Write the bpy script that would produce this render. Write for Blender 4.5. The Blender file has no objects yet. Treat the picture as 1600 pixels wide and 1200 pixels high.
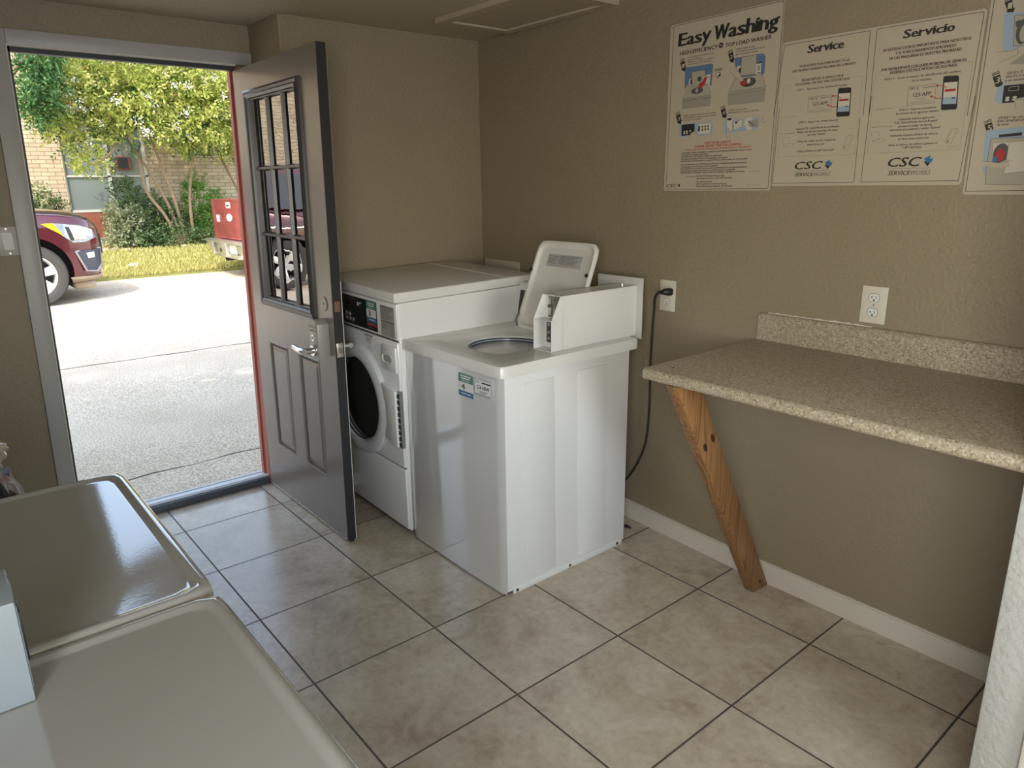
import bpy, bmesh, math, random
from mathutils import Vector, Matrix
import numpy as np
PI = math.pi
sc = bpy.context.scene
COL = sc.collection
random.seed(7)

# ---------------------------------------------------------------- camera
CAM = Vector((3.1131, -2.3671, 1.5185))
YAW, PITCH, ROLL, FPX = 0.6898, -0.2719, -0.0136, 1116.87
fwd = Vector((-math.cos(YAW)*math.cos(PITCH), math.sin(YAW)*math.cos(PITCH), math.sin(PITCH)))
rgt = fwd.cross(Vector((0, 0, 1))).normalized()
upv = rgt.cross(fwd)
r2 = rgt*math.cos(ROLL) + upv*math.sin(ROLL)
u2 = -rgt*math.sin(ROLL) + upv*math.cos(ROLL)
cd = bpy.data.cameras.new('camera'); cam = bpy.data.objects.new('camera', cd); COL.objects.link(cam)
cam.matrix_world = Matrix(((r2.x, u2.x, -fwd.x, CAM.x), (r2.y, u2.y, -fwd.y, CAM.y), (r2.z, u2.z, -fwd.z, CAM.z), (0, 0, 0, 1)))
cd.sensor_width = 36.0; cd.lens = FPX/1600*36.0; cd.clip_start = .02; cd.clip_end = 400
sc.camera = cam

# ---------------------------------------------------------------- sky, sun, fill lights, exposure
w = bpy.data.worlds.new('sky'); sc.world = w; w.use_nodes = True
nt = w.node_tree; nt.nodes.clear()
sky = nt.nodes.new('ShaderNodeTexSky'); sky.sky_type = 'NISHITA'; sky.sun_disc = False
sky.sun_elevation = math.radians(50); sky.sun_rotation = math.radians(137); sky.air_density = 1.0; sky.dust_density = 1.0; sky.ozone_density = 1.2
bg = nt.nodes.new('ShaderNodeBackground'); bg.inputs['Strength'].default_value = 1.05
wo = nt.nodes.new('ShaderNodeOutputWorld')
hz = nt.nodes.new('ShaderNodeMix'); hz.data_type = 'RGBA'; hz.inputs[0].default_value = .10; hz.inputs[7].default_value = (2.1, 2.05, 1.95, 1)   # summer haze
wb = nt.nodes.new('ShaderNodeMix'); wb.data_type = 'RGBA'; wb.blend_type = 'MULTIPLY'; wb.inputs[0].default_value = 1; wb.inputs[7].default_value = (1.14, 1.0, .84, 1)   # the camera's warm white balance
nt.links.new(sky.outputs[0], hz.inputs[6]); nt.links.new(hz.outputs[2], wb.inputs[6]); nt.links.new(wb.outputs[2], bg.inputs[0]); nt.links.new(bg.outputs[0], wo.inputs[0])
SUNDIR = Vector((.47, -.44, .76)).normalized()          # towards the sun
sd = bpy.data.lights.new('sun', 'SUN'); sd.energy = 3.8; sd.angle = math.radians(.6); sd.color = (1, .95, .85)
so = bpy.data.objects.new('sun', sd); COL.objects.link(so)
so.rotation_euler = SUNDIR.to_track_quat('Z', 'Y').to_euler(); so.location = (4, -6, 12)
# fill light added behind the camera, set in an unseen made-up window opening
ad = bpy.data.lights.new('side_fill', 'AREA'); ad.shape = 'RECTANGLE'; ad.size = 1.3; ad.size_y = 1.05; ad.energy = 60; ad.color = (.93, .97, 1)
ao = bpy.data.objects.new('side_fill', ad); COL.objects.link(ao)
ao.location = (3.75, -2.93, 1.5); ao.rotation_euler = Vector((0, -1, 0)).to_track_quat('Z', 'Y').to_euler()
ad2 = bpy.data.lights.new('end_fill', 'AREA'); ad2.shape = 'RECTANGLE'; ad2.size = 1.3; ad2.size_y = 1.1; ad2.energy = 34; ad2.color = (.74, .87, 1)  # second added fill, bluish, in an opening of the unseen end wall
ao2 = bpy.data.objects.new('end_fill', ad2); COL.objects.link(ao2)
ao2.location = (5.05, -1.75, 1.35); ao2.rotation_euler = Vector((1, 0, 0)).to_track_quat('Z', 'Y').to_euler()
sc.view_settings.view_transform = 'Standard'; sc.view_settings.look = 'None'
sc.view_settings.exposure = 0.0; sc.view_settings.gamma = 1.0; sc.view_settings.use_curve_mapping = False

# ---------------------------------------------------------------- helpers
ORG = {}
def link(o, parent=None, org=Vector((0, 0, 0))):
    COL.objects.link(o)
    if parent is not None: o.parent = parent
    ORG[o.name] = org
    return o
def thing(name, label, cat, loc=(0, 0, 0), group=None, kind=None):
    o = bpy.data.objects.new(name, None); o.empty_display_size = .05; o.location = loc
    link(o, None, Vector(loc)); tag(o, label, cat, group, kind); return o
def tag(o, label=None, cat=None, group=None, kind=None):
    if label: o['label'] = label
    if cat: o['category'] = cat
    if group: o['group'] = group
    if kind: o['kind'] = kind
    return o
def smooth_by_angle(me, deg=35):
    for p in me.polygons: p.use_smooth = True
    try: me.set_sharp_from_angle(angle=math.radians(deg))
    except Exception: pass
def obj(name, bm, mats, parent=None, smooth=True, deg=35, base=None):
    """links the bmesh (in world coordinates) as ONE mesh object, part of parent or on its own"""
    if not isinstance(mats, (list, tuple)): mats = [mats]
    bmesh.ops.recalc_face_normals(bm, faces=bm.faces)
    if parent is not None: org = ORG[parent.name].copy()
    elif base is not None: org = Vector(base)
    else: org = Vector((0, 0, 0))
    bmesh.ops.translate(bm, verts=bm.verts, vec=-org)
    me = bpy.data.meshes.new(name); bm.to_mesh(me); bm.free()
    for m in mats: me.materials.append(m)
    if smooth: smooth_by_angle(me, deg)
    o = bpy.data.objects.new(name, me)
    if parent is None: o.location = org
    return link(o, parent, org)
def struct(name, bm, mats, smooth=False, parent=None):
    o = obj(name, bm, mats, parent, smooth)
    if parent is None: o['kind'] = 'structure'
    return o
def BM(): return bmesh.new()
def setmat(fs, mi):
    for f in fs: f.material_index = mi
def quad(bm, a, b, c, d, mi=0):
    f = bm.faces.new([bm.verts.new(v) for v in (a, b, c, d)]); f.material_index = mi; return f
def poly(bm, pts, mi=0):
    f = bm.faces.new([bm.verts.new(v) for v in pts]); f.material_index = mi; return f
def box(bm, lo, hi, mi=0, bev=0, seg=2, M=None):
    x0, y0, z0 = lo; x1, y1, z1 = hi
    b2 = bmesh.new()
    bmesh.ops.create_cube(b2, size=1)
    bmesh.ops.scale(b2, vec=(x1-x0, y1-y0, z1-z0), verts=b2.verts)
    bmesh.ops.translate(b2, vec=((x0+x1)/2, (y0+y1)/2, (z0+z1)/2), verts=b2.verts)
    if bev > 0: bmesh.ops.bevel(b2, geom=b2.edges[:], offset=bev, segments=seg, profile=.5, affect='EDGES', clamp_overlap=True)
    return merge(bm, b2, mi, M)
def merge(bm, b2, mi=0, M=None):
    if M is not None: bmesh.ops.transform(b2, matrix=M, verts=b2.verts)
    vm = {}
    for v in b2.verts: vm[v] = bm.verts.new(v.co)
    out = []
    for f in b2.faces:
        try:
            g = bm.faces.new([vm[v] for v in f.verts]); g.material_index = mi if mi is not None else f.material_index; out.append(g)
        except ValueError: pass
    b2.free(); return out
def prism(bm, pts, d, mi=0, bev=0, seg=2, M=None):
    """polygon pts (3D, planar) extruded by vector d"""
    b2 = bmesh.new(); d = Vector(d)
    a = [b2.verts.new(Vector(p)) for p in pts]; b = [b2.verts.new(Vector(p)+d) for p in pts]
    n = len(pts)
    b2.faces.new(a[::-1]); b2.faces.new(b)
    for i in range(n): b2.faces.new((a[i], a[(i+1) % n], b[(i+1) % n], b[i]))
    bmesh.ops.recalc_face_normals(b2, faces=b2.faces)
    if bev > 0: bmesh.ops.bevel(b2, geom=b2.edges[:], offset=bev, segments=seg, profile=.5, affect='EDGES', clamp_overlap=True)
    return merge(bm, b2, mi, M)
def frame_of(d):
    d = Vector(d).normalized(); a = Vector((0, 0, 1)) if abs(d.z) < .9 else Vector((1, 0, 0))
    u = d.cross(a).normalized(); return u, d.cross(u).normalized(), d
def tube(bm, pts, r, mi=0, n=10, cap=True):
    pts = [Vector(p) for p in pts]; rings = []
    rr = r if isinstance(r, (list, tuple)) else [r]*len(pts)
    u0 = None
    for i, p in enumerate(pts):
        d = (pts[min(i+1, len(pts)-1)] - pts[max(i-1, 0)])
        u, v, d = frame_of(d)
        if u0 is not None:
            u = (u0 - d*u0.dot(d)).normalized(); v = d.cross(u)
        u0 = u
        rings.append([bm.verts.new(p + (u*math.cos(t*2*PI/n) + v*math.sin(t*2*PI/n))*rr[i]) for t in range(n)])
    for a, b in zip(rings, rings[1:]):
        for k in range(n):
            bm.faces.new((a[k], a[(k+1) % n], b[(k+1) % n], b[k])).material_index = mi
    if cap:
        for rg in (rings[0][::-1], rings[-1]): bm.faces.new(rg).material_index = mi
def cyl(bm, a, b, r, mi=0, n=20): tube(bm, [a, b], r, mi, n)
def loft(bm, rings, mi=0, cap0=False, cap1=False, closed=True):
    V = [[bm.verts.new(p) for p in rg] for rg in rings]; n = len(V[0])
    fs = []
    for a, b in zip(V, V[1:]):
        for k in range(n if closed else n-1):
            f = bm.faces.new((a[k], a[(k+1) % n], b[(k+1) % n], b[k])); f.material_index = mi; fs.append(f)
    if cap0: f = bm.faces.new(V[0][::-1]); f.material_index = mi; fs.append(f)
    if cap1: f = bm.faces.new(V[-1]); f.material_index = mi; fs.append(f)
    return fs
def lathe(bm, prof, o, axis, mi=0, n=40):
    """prof: list of (radius, distance along axis)"""
    u, v, d = frame_of(axis); o = Vector(o)
    rings = [[o + d*h + (u*math.cos(t*2*PI/n)+v*math.sin(t*2*PI/n))*max(r, 1e-5) for t in range(n)] for r, h in prof]
    return loft(bm, rings, mi)
def sq_ring(cx, cy, hx, hy, z, p=14, n=64):
    out = []
    for k in range(n):
        t = 2*PI*k/n; c, s = math.cos(t), math.sin(t)
        q = (abs(c/hx)**p + abs(s/hy)**p)**(-1/p); out.append(Vector((cx+c*q, cy+s*q, z)))
    return out
def xf(bm, M): bmesh.ops.transform(bm, matrix=M, verts=bm.verts)

# ---------------------------------------------------------------- lettering
_TC = {}
def text_geo(s, bold=0.0, shear=0.0, fine=2):
    k = (s, bold, shear)
    if k in _TC: return _TC[k]
    cu = bpy.data.curves.new('lettering', 'FONT'); cu.body = s; cu.offset = bold; cu.shear = shear; cu.resolution_u = fine
    o = bpy.data.objects.new('lettering', cu); COL.objects.link(o)
    dg = bpy.context.evaluated_depsgraph_get(); dg.update()
    me = bpy.data.meshes.new_from_object(o.evaluated_get(dg))
    vs = [(v.co.x, v.co.y) for v in me.vertices]; fs = [tuple(p.vertices) for p in me.polygons]
    bpy.data.objects.remove(o); bpy.data.curves.remove(cu); bpy.data.meshes.remove(me)
    xs = [v[0] for v in vs] or [0, 1]
    x0, x1 = min(xs), max(xs)
    _TC[k] = ([((x-x0)/(x1-x0), y/.7) for x, y in vs], fs); return _TC[k]
SERIF = {'E': [(.08, 0), (.08, 1)], 'W': [(.05, 1), (.95, 1), (.5, 1)], 'S': [], 'a': [(.92, 0)], 'y': [(.06, .74), (.94, .74)], 'h': [(.1, 1.02), (.12, 0), (.88, 0)],
         'i': [(.1, .74), (.5, 0)], 'n': [(.05, .74), (.12, 0), (.88, 0)], 'r': [(.1, .74), (.25, 0)], 'v': [(.06, .74), (.94, .74)], 'g': [(.97, .70)]}
def put_text(bm, s, u, v, wdt, h, style, mi, MAP, off):
    if 's' in style:          # heavy serif headline: letter by letter with slab serifs
        WD = {'E': .62, 'W': 1.0, 'S': .58, 'i': .17, 'r': .40, 'n': .56, 'h': .56, 'g': .56, 'y': .56, 'v': .54}
        ws = [WD.get(c, .52) for c in s]; gap = .085; tot = sum(ws) + gap*(len(s)-1); x = 0.0
        for c, cw in zip(s, ws):
            vs, fs = text_geo(c, 0, 0)
            X = lambda q, y: u + ((x + q*cw)/tot + .10*y*h/wdt*.9)*wdt
            for j, (dx, dy) in enumerate(((0, 0), (.075, 0), (-.075, 0), (.038, .014), (-.038, -.014))): put_raw(bm, [(X(q, y)+dx*h, v+y*h+dy*h) for q, y in vs], fs, mi, MAP, off+j*.000004)
            for q, y in SERIF.get(c, []):
                hw = .17*h*.8; th = .055*h; yc = v+y*h + (th if y == 0 else -th)
                cx = X(q, y)
                put_raw(bm, [(cx-hw, yc-th), (cx+hw, yc-th), (cx+hw, yc+th), (cx-hw, yc+th)], [(0, 1, 2, 3)], mi, MAP, off+.00003)
            x += cw+gap
        return
    vs, fs = text_geo(s, 0.0, .22 if 'i' in style else 0.0)
    for j, dx in enumerate((-.04, 0, .04) if 'b' in style else (-.022, .022)): put_raw(bm, [(u+q*wdt+dx*h, v+y*h) for q, y in vs], fs, mi, MAP, off+j*.000002)
def put_raw(bm, uv, fs, mi, MAP, off):
    V = [bm.verts.new(MAP(a, b, off)) for a, b in uv]
    for f in fs:
        try: bm.faces.new([V[i] for i in f]).material_index = mi
        except ValueError: pass
def put_line(bm, pts, wd, mi, MAP, off):
    for (x0, y0), (x1, y1) in zip(pts, pts[1:]):
        L = math.hypot(x1-x0, y1-y0) or 1e-9; nx, ny = -(y1-y0)/L*wd/2, (x1-x0)/L*wd/2; ex, ey = (x1-x0)/L*wd/2, (y1-y0)/L*wd/2
        put_raw(bm, [(x0+nx-ex, y0+ny-ey), (x0-nx-ex, y0-ny-ey), (x1-nx+ex, y1-ny+ey), (x1+nx+ex, y1+ny+ey)], [(0, 1, 2, 3)], mi, MAP, off)

# ---------------------------------------------------------------- materials
def srgb(r, g, b):
    f = lambda c: (c/255/12.92) if c/255 <= .04045 else ((c/255+.055)/1.055)**2.4
    return (f(r), f(g), f(b), 1)
def mat(name, col, rough=.5, metal=0, noise=0, nscale=20, bump=0, bscale=200, spec=.5, coat=0, trans=0, alpha=1):
    m = bpy.data.materials.new(name); m.use_nodes = True; t = m.node_tree; p = t.nodes['Principled BSDF']
    p.inputs['Base Color'].default_value = col; p.inputs['Roughness'].default_value = rough; p.inputs['Metallic'].default_value = metal
    p.inputs['Specular IOR Level'].default_value = spec; p.inputs['Coat Weight'].default_value = coat; p.inputs['Coat Roughness'].default_value = .08
    p.inputs['Transmission Weight'].default_value = trans
    tc = t.nodes.new('ShaderNodeTexCoord')
    if noise:
        n = t.nodes.new('ShaderNodeTexNoise'); n.inputs['Scale'].default_value = nscale; n.inputs['Detail'].default_value = 5
        t.links.new(tc.outputs['Object'], n.inputs['Vector'])
        r = t.nodes.new('ShaderNodeMix'); r.data_type = 'RGBA'
        r.inputs[6].default_value = tuple(c*(1-noise) for c in col[:3])+(1,); r.inputs[7].default_value = tuple(min(1, c*(1+noise)) for c in col[:3])+(1,)
        t.links.new(n.outputs[0], r.inputs[0]); t.links.new(r.outputs[2], p.inputs['Base Color'])
    if bump:
        n2 = t.nodes.new('ShaderNodeTexNoise'); n2.inputs['Scale'].default_value = bscale; n2.inputs['Detail'].default_value = 4
        t.links.new(tc.outputs['Object'], n2.inputs['Vector'])
        b = t.nodes.new('ShaderNodeBump'); b.inputs['Strength'].default_value = bump; b.inputs['Distance'].default_value = .004
        t.links.new(n2.outputs[0], b.inputs['Height']); t.links.new(b.outputs[0], p.inputs['Normal'])
    return m
def N(t, kind, **kw):
    n = t.nodes.new(kind)
    for k, v in kw.items(): setattr(n, k, v)
    return n
def math_node(t, op, a, b=None):
    n = t.nodes.new('ShaderNodeMath'); n.operation = op
    for i, x in enumerate((a, b)):
        if x is None: continue
        if isinstance(x, (int, float)): n.inputs[i].default_value = x
        else: t.links.new(x, n.inputs[i])
    return n.outputs[0]
def ramp(t, fac, stops):
    r = t.nodes.new('ShaderNodeValToRGB'); e = r.color_ramp.elements
    while len(e) < len(stops): e.new(.5)
    for x, (p, c) in zip(e, stops): x.position = p; x.color = c
    t.links.new(fac, r.inputs[0]); return r.outputs[0]

WALL = mat('tan_wall_paint', (.285, .23, .15, 1), .5, noise=.03, nscale=3, bump=.9, bscale=75, spec=.4)
CEIL = mat('popcorn_ceiling', (.50, .43, .31, 1), .9, noise=.30, nscale=130, bump=1.0, bscale=120, spec=.1)
TRIM = mat('grey_trim_paint', (.42, .41, .385, 1), .38, noise=.03, nscale=8)
BASEB = mat('cream_baseboard_paint', (.66, .60, .50, 1), .4, noise=.04, nscale=12)
STUBP = mat('pale_rough_plaster', (.46, .45, .405, 1), .7, noise=.05, nscale=10, bump=1.0, bscale=60)
ENAMEL = mat('white_enamel', (.78, .775, .75, 1), .16, noise=.015, nscale=6, spec=.5, coat=.3)
GLOSSY = mat('glossy_front_enamel', (.76, .76, .74, 1), .07, metal=.14, noise=.01, nscale=6, spec=.9, coat=1.0)
ENAMEL2 = mat('white_enamel_top', (.74, .73, .69, 1), .22, noise=.03, nscale=9, spec=.5)
PLASTIC = mat('white_plastic', (.74, .735, .70, 1), .35)
GREYP = mat('grey_plastic', (.30, .30, .29, 1), .4)
BLACK = mat('black_plastic', (.018, .018, .02, 1), .35)
DARKIN = mat('dark_opening', (.03, .035, .045, 1), .4)
CHROME = mat('chrome', (.75, .74, .72, 1), .18, metal=1)
STEEL = mat('brushed_steel', (.55, .55, .54, 1), .35, metal=1, noise=.08, nscale=60)
BRASS = mat('worn_latch_metal', (.62, .58, .50, 1), .3, metal=1, noise=.2, nscale=80)
INK = mat('black_ink', (.02, .019, .018, 1), .6)
GINK = mat('grey_ink', (.18, .16, .13, 1), .6)
RINK = mat('red_ink', (.40, .03, .03, 1), .6)
LBINK = mat('pale_blue_ink', (.30, .38, .46, 1), .6)
BINK = mat('blue_ink', (.10, .17, .28, 1), .6)
DBINK = mat('deep_blue_ink', (.03, .16, .32, 1), .6)
CREAM = mat('sign_cream', (.46, .405, .30, 1), .45, noise=.02, nscale=15)
G1 = mat('print_pale_grey', (.38, .345, .265, 1), .6); G2 = mat('print_mid_grey', (.30, .275, .22, 1), .6); G3 = mat('print_dark_grey', (.08, .08, .075, 1), .6)
WINK = mat('print_white', (.56, .52, .42, 1), .5)
GREEN = mat('sticker_green', (.10, .26, .19, 1), .5); SBLUE = mat('sticker_blue', (.06, .17, .32, 1), .5); SWHITE = mat('sticker_white', (.78, .77, .75, 1), .5)
INKS = {'k': 0, 'g': 1, 'r': 2, 'lb': 3, 'bl': 4, 'db': 5, 'c': 6, 'g1': 7, 'g2': 8, 'g3': 9, 'w': 10}
INKM = [INK, GINK, RINK, LBINK, BINK, DBINK, CREAM, G1, G2, G3, WINK]
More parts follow.
